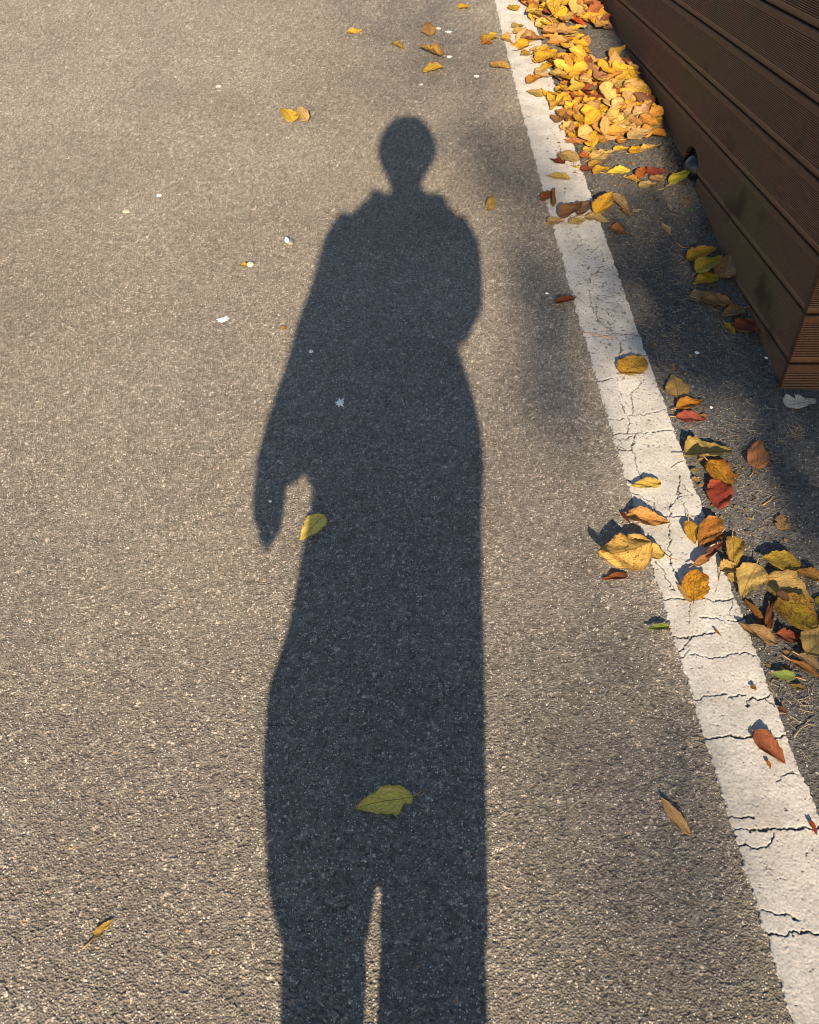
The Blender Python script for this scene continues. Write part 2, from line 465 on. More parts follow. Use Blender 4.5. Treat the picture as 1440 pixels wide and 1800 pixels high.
# ------------------------------------------------------------------ the white edge line, cracked
def K(ox, oy, s, pts): return [(ox + a / s, oy + b / s) for a, b in pts]
c5 = lambda *p: K(1000, 1240, 3.2137, p)
c4 = lambda *p: K(980, 860, 3.1304, p)
c3 = lambda *p: K(980, 600, 3.1304, p)
c2 = lambda *p: K(900, 300, 2.667, p)
CRACKS = [  # (half width in mm, path in photograph pixels)
    (3.0, c5((740, 206), (800, 196), (860, 190), (920, 182), (970, 190), (1020, 178), (1080, 176), (1150, 188), (1190, 182), (1255, 186))),
    (1.5, c5((885, 650), (960, 640), (1035, 632))),
    (2.6, c5((1000, 706), (1040, 712), (1110, 715), (1170, 705), (1220, 712), (1290, 708), (1350, 695), (1430, 684))),
    (1.1, c5((915, 698), (1000, 707))),
    (2.2, c5((930, 806), (990, 798), (1060, 808), (1110, 795), (1140, 770), (1160, 740))),
    (2.0, c5((1055, 1177), (1110, 1165), (1170, 1178), (1230, 1192), (1285, 1212))),
    (3.2, c5((1085, 1302), (1150, 1298), (1210, 1300), (1280, 1290), (1350, 1283), (1430, 1290))),
    (0.9, c5((1170, 435), (1220, 400), (1255, 370))), (0.9, c5((1240, 390), (1320, 378))),
    (2.4, c4((390, 152), (430, 150), (480, 160), (545, 150), (610, 157), (690, 155), (740, 152), (810, 156))),
    (1.6, c4((665, 0), (655, 45), (625, 90), (610, 155))), (1.4, c4((655, 45), (700, 44), (755, 36))),
    (1.1, c4((690, 75), (700, 110), (706, 150))), (1.1, c4((395, 18), (470, 50), (520, 80), (550, 130))),
    (1.5, c4((612, 155), (617, 230), (613, 300), (615, 420), (650, 470), (690, 540), (692, 590))),
    (1.4, c4((517, 245), (505, 300))), (1.0, c4((530, 395), (580, 450), (600, 500), (640, 570))),
    (2.3, c4((525, 590), (570, 615), (650, 605), (690, 610), (740, 612), (800, 603), (850, 615), (900, 618), (970, 605))),
    (1.1, c4((735, 625), (725, 690), (735, 745))), (0.9, c4((950, 620), (945, 700))),
    (2.0, c4((785, 715), (850, 710), (900, 725), (970, 725), (1030, 718))),
    (2.6, c4((595, 815), (670, 815), (760, 812), (810, 800), (855, 784))),
    (1.5, c4((725, 820), (705, 860), (670, 893))), (1.0, c4((718, 885), (690, 935))), (1.5, c4((600, 855), (632, 850))),
    (1.3, c4((740, 925), (850, 932), (910, 925), (960, 905), (1000, 900), (1090, 917))),
    (1.8, c4((715, 1168), (780, 1168), (820, 1145), (870, 1135), (915, 1124))), (1.0, c4((940, 1145), (1025, 1142))),
    (1.7, c4((1033, 1192), (1075, 1160), (1120, 1148), (1175, 1142))), (0.9, c4((1140, 1145), (1185, 1195))),
    (1.6, c3((188, 230), (240, 222), (292, 211))), (1.8, c3((345, 0), (346, 50), (340, 85), (365, 100), (420, 95), (490, 88))),
    (1.3, c3((450, 215), (460, 245), (410, 280), (400, 320), (420, 370), (415, 410))),
    (1.4, c3((240, 376), (300, 380))), (1.3, c3((340, 340), (365, 390), (385, 415))), (1.2, c3((250, 435), (330, 438), (362, 428))),
    (1.4, c3((385, 415), (450, 410), (520, 395), (592, 378))), (1.8, c3((385, 415), (397, 460), (390, 512))),
    (2.0, c3((272, 520), (330, 515), (390, 512), (430, 512), (520, 505), (638, 494))),
    (2.4, c3((430, 515), (415, 580), (415, 602))), (1.7, c3((415, 600), (432, 650), (450, 720), (470, 780))),
    (1.8, c3((298, 616), (350, 603), (385, 610), (415, 600))), (1.2, c3((300, 525), (350, 550), (420, 525))),
    (1.1, c3((350, 550), (330, 580), (375, 605))),
    (1.0, c3((340, 730), (400, 780))), (1.3, c3((672, 742), (665, 850))), (0.9, c3((680, 790), (720, 830), (752, 850))),
    (1.3, c2((412, 463), (370, 495), (358, 532))), (1.1, c2((300, 535), (400, 541))), (1.0, c2((415, 372), (425, 402))),
    (1.6, c2((318, 786), (400, 780), (500, 770), (575, 770))), (1.2, c2((395, 700), (460, 740), (482, 765))),
    (1.1, c2((305, 600), (360, 640), (430, 650), (470, 690))), (1.0, c2((365, 560), (372, 640), (400, 700))),
    (1.8, c2((510, 810), (500, 860), (517, 890))), (1.4, c2((375, 992), (430, 990), (467, 979))),
    (1.2, c2((330, 780), (345, 850), (400, 860))), (1.1, c2((160, 183), (230, 178))),
]
ly = [0.30]
while ly[-1] < 5.0:
    ly.append(ly[-1] + 0.0012 + 0.0011 * max(0, ly[-1] - 0.6))
ly = np.array([-30, -8, -3, -1, -.3, .1] + ly + [6, 8, 14, 30, 60])
NLT = 128
lt = np.linspace(0, 1, NLT)
LY, LT = np.repeat(ly[:, None], NLT, 1), np.repeat(lt[None], len(ly), 0)
eL = 0.0022 * (vnoise(LY * 310, LY * 0, 41) - 0.5) + 0.0035 * (vnoise(LY * 95, LY * 0, 45) - 0.5) + 0.004 * (vnoise(LY * 37, LY * 0, 42) - 0.5)
eR = 0.0022 * (vnoise(LY * 310, LY * 0, 43) - 0.5) + 0.0035 * (vnoise(LY * 95, LY * 0, 46) - 0.5) + 0.004 * (vnoise(LY * 37, LY * 0, 44) - 0.5)
LX = line_left(LY) + eL + LT * (line_width(LY) + eR - eL)
lin = (LY > 0.29) & (LY < 5.1)
crack = np.zeros(LX.shape, np.float32)
for hw, path in CRACKS:
    P = [ground(*q) for q in path]
    for A, B in zip(P[:-1], P[1:]):
        r = 0.02
        sel = np.where((LX > min(A.x, B.x) - r) & (LX < max(A.x, B.x) + r) & (LY > min(A.y, B.y) - r) & (LY < max(A.y, B.y) + r))
        if not len(sel[0]): continue
        x = LX[sel] + 0.0085 * (vnoise(LX[sel] * 85, LY[sel] * 85, 51) - 0.5) + 0.004 * (vnoise(LX[sel] * 260, LY[sel] * 260, 53) - 0.5)
        y = LY[sel] + 0.0085 * (vnoise(LX[sel] * 85, LY[sel] * 85, 52) - 0.5) + 0.004 * (vnoise(LX[sel] * 260, LY[sel] * 260, 54) - 0.5)
        dx, dy = B.x - A.x, B.y - A.y; L2 = dx * dx + dy * dy + 1e-9
        k = np.clip(((x - A.x) * dx + (y - A.y) * dy) / L2, 0, 1)
        d = np.hypot(x - A.x - k * dx, y - A.y - k * dy)
        wv = hw * 0.00038 * (0.55 + 0.9 * vnoise(LX[sel] * 50, LY[sel] * 50, 55))
        crack[sel] = np.maximum(crack[sel], np.clip((wv + 0.0009 - d) / 0.0009, 0, 1))
h, st, cav = surface(LX.astype(np.float32), LY.astype(np.float32))
worn_zone = np.exp(-((LY - 2.15) / 0.42) ** 2) * (0.35 + 0.65 * sstep(1 - np.abs(LT - 0.55) * 1.6))
pn = 0.6 * vnoise(LX * 150, LY * 210, 61) + 0.4 * vnoise(LX * 330, LY * 430, 67)
pit = np.clip((pn - (0.835 - 0.20 * worn_zone - 0.06 * vnoise(LX * 14, LY * 14, 68))) / 0.07, 0, 1) * lin
pit = np.maximum(pit, np.clip((cav - 0.80) / 0.2, 0, 1) * (vnoise(LX * 30, LY * 30, 62) < 0.10 + 0.25 * worn_zone) * 0.8 * lin)
rim = np.minimum(LT, 1 - LT)
worn = np.clip(pit, 0, 1) * 0.85
side = np.clip((0.035 - rim) / 0.035, 0, 1) * (vnoise(LX * 160, LY * 160, 63) > 0.62)
worn = np.maximum(worn, side * lin)
LZ = land(LX, LY) + 0.0034 + 0.45 * h * lin - 0.0026 * crack - 0.0011 * worn - 0.006 * (rim < 0.004)
LZ += 0.0005 * (vnoise(LX * 55, LY * 55, 66) - 0.5) * lin
n0, n1 = LX.shape
ix = np.arange(n0 * n1).reshape(n0, n1)
lq = np.stack([ix[:-1, :-1], ix[:-1, 1:], ix[1:, 1:], ix[1:, :-1]], -1).reshape(-1, 4)
me = mesh_np('white_line', np.stack([LX.ravel(), LY.ravel(), LZ.ravel()], 1), lq)
fattr(me, 'crack', crack.ravel()); fattr(me, 'worn', worn.ravel())
tag(link('road_marking', smooth(me), M_PAINT), kind='structure')

# ------------------------------------------------------------------ plank clad wall
PW, SEAM0 = 0.1293, 0.485                                # board pitch, height of one seam
CORNER_Y = 1.762

def board_profile(groove, n_gr, deep):
    """(z, out) pairs up the face of one board: rounded edge, flat band, grooves, flat band, rounded edge"""
    w = PW - 0.004
    p = [(0.0, -0.018), (0.0, -0.004), (0.0012, -0.0012), (0.004, 0.0)]
    b = 0.017
    p.append((b, 0.0))
    if groove:
        g = (w - 2 * b) / n_gr
        for k in range(n_gr):
            z = b + k * g
            p += [(z + 0.08 * g, -deep), (z + 0.46 * g, -deep), (z + 0.56 * g, 0.0), (z + 0.98 * g, 0.0)]
    p += [(w - b, 0.0), (w - 0.004, 0.0), (w - 0.0012, -0.0012), (w, -0.004), (w, -0.018)]
    return p

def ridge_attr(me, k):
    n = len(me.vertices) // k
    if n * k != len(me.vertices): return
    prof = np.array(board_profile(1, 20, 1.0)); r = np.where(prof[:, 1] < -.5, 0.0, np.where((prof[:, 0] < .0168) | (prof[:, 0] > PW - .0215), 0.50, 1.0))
    r = np.where((prof[:, 0] < .0039) | (prof[:, 0] > PW - .0079), 0.2, r)  # rounded edges darkened in colour against the sky light they catch
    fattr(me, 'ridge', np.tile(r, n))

def notch_h(y, notches):
    h = np.zeros_like(y)
    for yc, hw, top in notches:
        q = np.clip(1 - ((y - yc) / hw) ** 2, 0, 1)
        h = np.maximum(h, top * np.sqrt(q))
    return h

def board_mesh(y0, y1, z0, prof, notches=(), bow=0.0):
    """a board on the face of the wall that looks at the road (outward is -x)"""
    if notches:
        yy = [y0, y1]
        for yc, hw, top in notches: yy += list(np.linspace(max(y0, yc - hw), min(y1, yc + hw), 40))
        yy = np.array(sorted(set(yy)))
    else:
        yy = np.linspace(y0, y1, 5)
    nh = notch_h(yy, notches) if notches else np.zeros_like(yy)
    prof = np.array(prof)
    zz = np.maximum(prof[None, :, 0], nh[:, None]) + z0
    oo = np.repeat(prof[None, :, 1], len(yy), 0)
    if notches: oo = np.where(prof[None, :, 0] < nh[:, None], np.minimum(oo, -0.016), oo)
    xx = WALL_X - oo + bow * np.sin((yy[:, None] - y0) * 2.1)
    V = np.stack([xx, np.repeat(yy[:, None], len(prof), 1), zz], -1)
    n, m = V.shape[:2]
    i = np.arange(n * m).reshape(n, m)
    q = np.stack([i[:-1, :-1], i[1:, :-1], i[1:, 1:], i[:-1, 1:]], -1).reshape(-1, 4)
    bm = bmesh.new()
    vs = [bm.verts.new(v) for v in V.reshape(-1, 3)]
    for f in q: bm.faces.new([vs[k] for k in f])
    for row in (i[0], i[-1]):                            # end caps
        bm.faces.new([vs[k] for k in row])
    me = bm_mesh('plank', bm, False); ridge_attr(me, m)
    return me

wall = bpy.data.objects.new('plank_wall', None); COL.objects.link(wall)
wall.location = (WALL_X, CORNER_Y, 0.29)
tag(wall, 'dark brown wall of horizontal grooved boards along the road shoulder', 'wall')
inv = Matrix.Translation(-wall.location)
def wchild(name, me, mat):
    me.transform(inv); return link(name, me, mat, wall)
far = 9.0
side_boards = [  # seam number, far end, grooves, groove depth, notches
    (-3, 1.95, 1, .0034, ()), (-2, 2.22, 1, .0034, ()), (-1, 2.705, 1, .0034, ()),
    (0, 3.975, 1, .0034, ((2.80, 0.085, 0.060), (3.33, 0.060, 0.080))),
    (1, far, 1, .0030, ()), (2, far, 1, .0026, ()), (3, far, 1, .0020, ()), (4, far, 1, .0034, ()),
    (5, far, 1, .0034, ()), (6, far, 1, .0034, ())]
for k, yf, gr, dp, nt in side_boards:
    m = board_mesh(CORNER_Y + 0.002, yf, SEAM0 + PW * k, board_profile(gr, 20, dp), nt, 0.0012 if k != 1 else -0.001)
    wchild('plank', m, M_PLANK)
# the end of the wall, turning the corner
for k in range(-3, 7):
    prof = np.array(board_profile(1, 20, .0034))
    bm = bmesh.new()
    rows = []
    for x in (WALL_X - 0.006, 1.5, 2.4, 3.6):
        rows.append([bm.verts.new((x, CORNER_Y - 0.022 - o, SEAM0 + 0.006 + PW * k + z)) for z, o in prof])
    for a, b in zip(rows[:-1], rows[1:]):
        for q in range(len(prof) - 1): bm.faces.new((a[q], a[q + 1], b[q + 1], b[q]))
    bm.faces.new(rows[0]); bm.faces.new(rows[-1])
    me = bm_mesh('end_plank', bm, False); ridge_attr(me, len(prof))
    wchild('plank', me, M_PLANK)
bm = bmesh.new()
box(bm, (WALL_X + 1.35, (CORNER_Y + far) / 2 + 0.01, 0.72), (2.64, far - CORNER_Y, 1.30))
bm2 = bm_mesh('core', bm, False); wchild('core', bm2, M_DARK)
bm = bmesh.new()
box(bm, (WALL_X + 1.33, (CORNER_Y + far) / 2, SEAM0 + PW * 7 + 0.012), (2.72, far - CORNER_Y + 0.08, 0.022))
me = bm_mesh('top_board', bm, False); fattr(me, 'ridge', np.full(len(me.vertices), .62)); wchild('top_board', me, M_PLANK)

# drain pipe stub in the arched hole
pc = Vector((WALL_X + 0.022, 2.79, 0.482))
dp = bpy.data.objects.new('drain_pipe', None); COL.objects.link(dp); dp.location = pc
tag(dp, 'black plastic drain pipe end poking out of the arched hole at the wall foot', 'pipe')
bm = bmesh.new()
tube(bm, [(0.25, 0.01, 0.02), (0.10, 0, 0.004), (0.0, 0, 0), (-0.022, 0, -.001), (-0.036, 0, -.003), (-0.043, 0, -.004)], [.046, .046, .044, .039, .025, .009], 24)
link('pipe_body', bm_mesh('pipe_body', bm), M_PIPE, dp)
bm = bmesh.new()
tube(bm, [(0.016, 0, 0.002), (0.018, 0, 0.002), (0.026, 0, 0.002), (0.030, 0, 0.002)], [.046, .052, .052, .046], 24)
link('collar', bm_mesh('collar', bm), M_RING, dp)

# ------------------------------------------------------------------ photographer and phone (their shadow lies on the road)
YP = -0.30
G0 = SLOPE * YP
def bp(x, h, y=0.0): return Vector((x, YP + y, G0 + h - y * math.tan(SUN_EL)))
def remeshed(name, bm, voxel):
    me = bm_mesh(name, bm)
    o = bpy.data.objects.new('tmp', me); COL.objects.link(o)
    r = o.modifiers.new('r', 'REMESH'); r.mode = 'VOXEL'; r.voxel_size = voxel
    s = o.modifiers.new('s', 'SMOOTH'); s.iterations = 3; s.factor = 0.5
    ev = o.evaluated_get(bpy.context.evaluated_depsgraph_get())
    out = bpy.data.meshes.new_from_object(ev); out.name = name; out.materials.clear()
    bpy.data.objects.remove(o); bpy.data.meshes.remove(me)
    return smooth(out)
person = bpy.data.objects.new('person', None); COL.objects.link(person)
person.location = (-0.05, YP, G0)
tag(person, 'person in a long dark coat taking the picture, whose long shadow falls on the asphalt', 'person')
pin = Matrix.Translation(-person.location)
def pchild(name, me, mat):
    me.transform(pin); return link(name, me, mat, person)
def ex(*rows):
    """horizontal slices: height, x left, x right, half depth, y"""
    return [(bp((a + b) / 2, h, y), Vector(((b - a) / 2, 0, 0)), Vector((0, d, -d * math.tan(SUN_EL)))) for h, a, b, d, y in rows]
# body: torso, neck, head with nose and ears, arms, hands and legs in one surface
bm = bmesh.new()
loft(bm, ex((0.78, -.17, .10, .085, 0), (0.95, -.17, .09, .085, 0), (1.15, -.16, .08, .08, 0), (1.33, -.18, .10, .085, 0), (1.40, -.14, .06, .06, 0),
            (1.44, -.085, .012, .05, 0), (1.50, -.083, .010, .05, .01)), 20)
hc = bp(-0.034, 1.615, 0.02)
ball(bm, hc, 0.1, (0.80, 0.98, 1.02), 24)
ball(bm, bp(-0.034, 1.545, 0.045), 0.062, (0.85, 0.95, 0.95), 16)
tube(bm, [hc + Vector((0, .088, -.005)), hc + Vector((0, .108, -.03)), hc + Vector((0, .094, -.045))], [.008, .013, .012], 8)
for sx in (-1, 1): ball(bm, hc + Vector((sx * 0.083, -0.005, -0.02)), 0.03, (0.45, 0.7, 1.1), 10)
lsh, lel, lwr = bp(-.21, 1.36), bp(-.285, 1.12, -.02), bp(-.325, .88, .02)
tube(bm, [lsh, lel, lwr], [.045, .04, .028], 12)
phone_c = cam.location + Vector((0.012, -0.012, -0.06))
rsh, rel, rwr = bp(.12, 1.36), bp(.145, 1.16, -.01), Vector((0.035, -0.09, 1.235))
tube(bm, [rsh, rel, rwr], [.045, .04, .028], 12)
# hanging hand
pal = bp(-.323, .828, .03)
tube(bm, [lwr, bp(-.328, .860, .025), pal, bp(-.316, .800, .035)], [(.024, .020), (.036, .02), (.037, .018), (.034, .015)], 12)
for q, (dx, ln) in enumerate(((-.022, .046), (-.008, .062), (.007, .056), (.020, .036))):
    b0 = bp(-.314 + dx * 1.1, .808, .035)
    tube(bm, [b0, b0 + Vector((.003 - dx * .2, .010, -ln * .5)), b0 + Vector((.007 - dx * .30, .024, -ln * .95))], [.0105, .0095, .007], 8)
tube(bm, [bp(-.300, .848, .04), bp(-.292, .818, .06), bp(-.294, .788, .07)], [.013, .011, .008], 8)
# hand round the phone
up = Vector((0, math.sin(PITCH), math.cos(PITCH))); fw = Vector((0, math.cos(PITCH), -math.sin(PITCH))); rt = Vector((1, 0, 0))
ph = cam.location - fw * 0.012 - up * 0.058 - rt * 0.02
grip = ph - up * 0.05 + rt * 0.045 - fw * 0.03
tube(bm, [rwr, (rwr + grip) / 2, grip], [.024, .034, .032], 12)
for q in range(4):
    a = ph + rt * 0.047 - up * (0.075 - q * 0.021) - fw * .006
    tube(bm, [grip - up * (.02 - q * .013), a, a + fw * .012 - rt * .028], [.010, .0095, .008], 8)
tube(bm, [grip + up * .02, ph + rt * .035 - fw * .02 - up * .01, ph + rt * .005 - fw * .018 - up * .02], [.012, .011, .009], 8)
for a, b in (((-.125, .78), (-.128, .05)), ((.02, .78), (.028, .05))):
    tube(bm, [bp(*a), bp((a[0] + b[0]) / 2, .45, .02), bp(*b)], [.07, .055, .04], 12)
pchild('body', remeshed('body', bm, 0.007), M_SKIN)
bm = bmesh.new()
loft(bm, ex((1.478, -.090, .014, .05, -.03), (1.503, -.100, .023, .06, -.03), (1.528, -.114, .040, .07, -.025), (1.553, -.127, .054, .078, -.02), (1.585, -.138, .068, .082, -.02), (1.604, -.138, .070, .084, -.02),
            (1.640, -.133, .064, .086, -.02), (1.68, -.116, .048, .075, -.02), (1.708, -.090, .024, .05, -.02), (1.727, -.060, -.004, .02, -.02)), 28)
pchild('hair', remeshed('hair', bm, 0.005), M_HAIR)
for sx in (-1, 1):
    bm = bmesh.new(); ball(bm, hc + Vector((sx * .03, .088, .0)), .011, seg=10)
    pchild('eye', bm_mesh('eye', bm), M_SHOE)
bm = bmesh.new(); ball(bm, bp(-0.034, 1.535, 0.103), .02, (1, .35, .3), 10); pchild('mouth', bm_mesh('mouth', bm), plain('lips', (.4, .14, .12), .5))
# long coat with sleeves and a collar
bm = bmesh.new()
loft(bm, ex((0.464, -.238, .118, .12, .02), (0.53, -.261, .123, .165, .01), (0.60, -.270, .129, .16, 0), (0.67, -.245, .134, .155, 0),
            (0.80, -.232, .143, .15, 0), (0.838, -.229, .150, .148, 0), (0.860, -.250, .155, .146, 0), (0.882, -.270, .157, .144, 0), (0.94, -.270, .154, .14, 0), (1.0, -.26, .140, .135, 0),
            (1.075, -.25, .112, .13, 0), (1.20, -.25, .12, .13, 0), (1.30, -.25, .15, .12, 0), (1.36, -.235, .15, .11, 0),
            (1.40, -.205, .125, .10, 0), (1.425, -.182, .095, .085, 0), (1.436, -.15, .075, .08, 0), (1.445, -.12, .04, .07, 0)), 28)
loft(bm, ex((0.400, -.200, -.069, .10, .02), (0.413, -.211, -.066, .10, .02), (0.437, -.228, -.059, .10, .02), (0.450, -.234, -.053, .10, .02), (0.475, -.24, -.045, .10, .02)), 20)
loft(bm, ex((0.400, -.052, .113, .10, .02), (0.437, -.052, .116, .10, .02), (0.450, -.054, .117, .10, .02), (0.475, -.060, .119, .10, .02)), 20)
tube(bm, [bp(-.19, 1.375), bp(-.215, 1.32), bp(-.245, 1.15, -.01), bp(-.275, 1.03, -.01), bp(-.30, .93, .0), bp(-.308, .890, .01), bp(-.313, .866, .012)],
     [.06, .066, .064, .062, .059, .057, .056], 18)
tube(bm, [bp(.10, 1.37), bp(.125, 1.31), bp(.128, 1.23, -.01), bp(.124, 1.175, -.005), bp(.104, 1.128, .0), bp(.060, 1.125, .08), Vector((0.05, -0.12, 1.20))],
     [.055, .064, .063, .060, .046, .048, .045], 18)
tube(bm, [bp(-.160, 1.425, -.02), bp(-.135, 1.445, .0), bp(-.118, 1.45, .04)], [.022, .027, .02], 10)
tube(bm, [bp(.086, 1.425, -.02), bp(.060, 1.437, .0), bp(.043, 1.435, .04)], [.022, .026, .02], 10)
tube(bm, [bp(-.13, 1.43, -.05), bp(-.035, 1.42, -.09), bp(.055, 1.43, -.05)], [.03, .04, .03], 12)
pchild('coat', remeshed('coat', bm, 0.0035), M_COAT)
bm = bmesh.new()
loft(bm, ex((.06, -.185, -.068, .075, .01), (.20, -.187, -.070, .075, .01), (.349, -.189, -.069, .07, 0), (.384, -.196, -.069, .07, 0), (.45, -.20, -.085, .075, 0), (.58, -.18, -.065, .07, 0)), 18)
loft(bm, ex((.06, -.050, .100, .075, .01), (.20, -.050, .102, .075, .01), (.349, -.0535, .105, .07, 0), (.40, -.051, .108, .07, 0), (.45, -.045, .105, .075, 0), (.58, -.04, .10, .07, 0)), 18)
pchild('trousers', remeshed('trousers', bm, 0.005), M_TROUSER)
for x in (-.126, .03):
    bm = bmesh.new()
    foot = Vector((x, YP, G0))
    loft(bm, [(foot + Vector((0, y, h / 2 + .004 + SLOPE * y)), Vector((w, 0, 0)), Vector((0, 0, h / 2))) for y, w, h in
              ((-.09, .028, .06), (-.06, .038, .09), (0, .04, .10), (.07, .045, .07), (.13, .044, .05), (.165, .026, .035))], 14)
    pchild('shoe', bm_mesh('shoe', bm), M_SHOE)
phone = bpy.data.objects.new('phone', None); COL.objects.link(phone)
phone.location = ph - fw * 0.006
phone.rotation_euler = cam.rotation_euler
tag(phone, 'dark phone held up in the right hand of the person in the long coat', 'phone')
bm = bmesh.new(); vs = box(bm, (0, 0, 0), (0.075, 0.15, 0.008))
bmesh.ops.bevel(bm, geom=[e for e in bm.edges if abs((e.verts[0].co - e.verts[1].co).normalized().z) > 0.9], offset=0.012, segments=4, affect='EDGES')
link('phone_case', bm_mesh('phone_case', bm, False), M_PHONE, phone)
bm = bmesh.new(); box(bm, (0, 0, 0.0046), (0.068, 0.142, 0.0006)); link('screen', bm_mesh('screen', bm, False), M_PIPE, phone)

# ------------------------------------------------------------------ the tree behind whose boughs shade the shoulder
tree = bpy.data.objects.new('shade_tree', None); COL.objects.link(tree)
tb = Vector((2.3, -8.6, SLOPE * -8.6))
tree.location = tb
tag(tree, 'leafy roadside tree behind the photographer that dapples the shoulder with shade', 'tree')
tin = Matrix.Translation(-tb)
bm = bmesh.new()
tube(bm, [tb, tb + Vector((.03, .05, 1.2)), tb + Vector((-.05, .1, 2.6)), tb + Vector((0, 0, 4.2)), tb + Vector((.1, 0, 6.2))], [.20, .15, .13, .10, .05], 14)
LIMB = []
for z, d in ((2.4, (-1.0, .4, 2.0)), (2.9, (1.6, .3, 1.5)), (3.3, (-1.6, -.4, 1.6)), (3.6, (.6, 1.4, 1.4)), (4.2, (-.9, 1.0, 1.4)), (4.5, (1.2, -.8, 1.2)), (2.7, (-1.3, 1.2, 2.3))):
    a = tb + Vector((-.03, .06, z)); d = Vector(d)
    tube(bm, [a, a + d * .5 + Vector((0, 0, -.1)), a + d], [.06, .04, .015], 8); LIMB.append((a, d))
link('trunk', bm_mesh('trunk', bm), M_BARK, tree).data.transform(tin)

tree2 = bpy.data.objects.new('shade_tree', None); COL.objects.link(tree2)
tb2 = Vector((1.9, -15.2, SLOPE * -15.2)); tree2.location = tb2
tag(tree2, 'taller roadside tree further behind that dapples the road beside the line with soft shade', 'tree')
bm = bmesh.new()
tube(bm, [tb2, tb2 + Vector((-.05, .1, 2.2)), tb2 + Vector((.05, 0, 4.5)), tb2 + Vector((0, 0, 7.2))], [.22, .17, .12, .05], 14)
for z, d in ((4.2, (-1.3, .3, 1.6)), (4.8, (-1.2, 1.1, 1.3)), (4.6, (1.3, .5, 1.4)), (5.4, (-.9, -.8, 1.2)), (5.6, (.6, 1.2, 1.4))):
    a = tb2 + Vector((.03, .02, z)); d = Vector(d); tube(bm, [a, a + d * .5 + Vector((0, 0, -.1)), a + d], [.07, .045, .015], 8)
    LIMB.append((a, d))
link('trunk', bm_mesh('trunk', bm), M_BARK, tree2).data.transform(Matrix.Translation(-tb2))
rng = random.Random(3)
LV, LF = [], []
def spray(c, size):
    n = Vector((rng.gauss(0, 1), rng.gauss(0, 1), rng.gauss(0, .8))).normalized()
    a = n.orthogonal().normalized(); a = Matrix.Rotation(rng.uniform(0, 6.28), 3, n) @ a; b = n.cross(a)
    i = len(LV)
    LV.extend([c - a * size, c + b * size * .45 - a * size * .2, c + a * size, c - b * size * .45 - a * size * .2])
    LF.append((i, i + 1, i + 2, i + 3))
def shade(px, py, rad_px, depth, dist=(8.0, 10.5), size=(.028, .05)):
    """leaves on the boughs that stand between the sun and this patch of ground, so many that they stop 1 - exp(-depth) of it"""
    if px < 1060 or py > 1200: dist, size = (14.0, 17.0), (.018, .03)
    g = ground(px, py); e = (ground(px + rad_px, py) - g).length
    f = abs(ground(px, py - rad_px).y - ground(px, py + rad_px).y) / 2
    one = .9 * ((size[0] + size[1]) / 2) ** 2 * .5
    n = int(depth * 2 * math.pi * (.55 * e) * (.55 * f * .465) / one + .5)
    for _ in range(n):
        while True:
            u, v = rng.gauss(0, .55), rng.gauss(0, .55)
            if u * u + v * v < 2.2: break
        q = g + Vector((u * e, v * f, SLOPE * v * f))
        spray(q - SUN_DIR * rng.uniform(*dist), rng.uniform(*size))
SHADE = [  # px, py, radius px, depth
    (1255, 540, 130, 2.1), (1175, 490, 85, 2.4), (1340, 620, 110, 2.0), (1085, 480, 62, 1.25), (1080, 590, 55, .95), (1040, 420, 55, .75), (1140, 590, 60, 1.3), (1010, 360, 40, .5),
    (1390, 800, 95, 2.2), (1430, 900, 85, 2.2), (1290, 700, 75, 1.6), (1400, 960, 60, 1.0),
    (930, 300, 85, 1.3), (835, 255, 65, 1.0), (880, 330, 60, .6), (962, 500, 85, 1.6), (915, 480, 60, .6), (975, 640, 85, 1.25), (980, 740, 85, 1.3), (1000, 560, 60, .8), (940, 400, 60, .6), (910, 720, 60, .4),
    (1165, 400, 75, 1.7), (1210, 620, 75, 1.6), (975, 400, 50, .35), (1100, 1200, 90, .25), (1060, 1080, 90, .25),
    (1260, 1400, 75, .8), (1190, 1340, 85, .65), (1260, 1560, 85, .9), (1220, 1670, 85, .85), (1130, 1500, 110, .55), (1110, 1300, 90, .4), (1430, 1120, 50, 1.0),
    (790, 80, 110, .45), (680, 40, 140, .30), (850, 190, 60, .25), (1110, 1230, 170, .30), (1130, 1480, 200, .38), (1190, 1720, 180, .40), (1000, 1620, 140, .25), (1020, 880, 90, .30), (900, 900, 110, .22), (960, 1150, 120, .22), (1010, 1400, 140, .22), (1050, 1700, 150, .25), (880, 660, 60, .12)]
for s in SHADE: shade(*s)
# shade on the end of the wall, and the rest of the crown, which stands over the deck
for _ in range(3600):
    q = Vector((rng.uniform(.88, 2.0), CORNER_Y, rng.uniform(.22, 1.5)))
    spray(q - SUN_DIR * rng.uniform(8, 11), rng.uniform(.045, .07))
for a, d in LIMB:
    for _ in range(420):
        t = rng.uniform(.35, 1.1)
        c = a + d * t + Vector((rng.gauss(0, .4), rng.gauss(0, .4), rng.gauss(0, .3)))
        if c.x < 1.15: continue
        spray(c, rng.uniform(.04, .065))
LVa = np.array(LV); LFa = np.array(LF); back = LVa[LFa[:, 0], 1] < -11.6
for tr, t0, sel in ((tree, tb, ~back), (tree2, tb2, back)):
    cm = mesh_np('crown', LVa[LFa[sel].ravel()] - np.array(t0), np.arange(4 * sel.sum()).reshape(-1, 4))
    cm.uv_layers.new(name='UVMap')
    crown = link('crown', cm, M_LEAF, tr); crown.color = (.16, .17, .035, 1); crown['tone'] = (.3, .2, .03); crown['blotch'] = .3

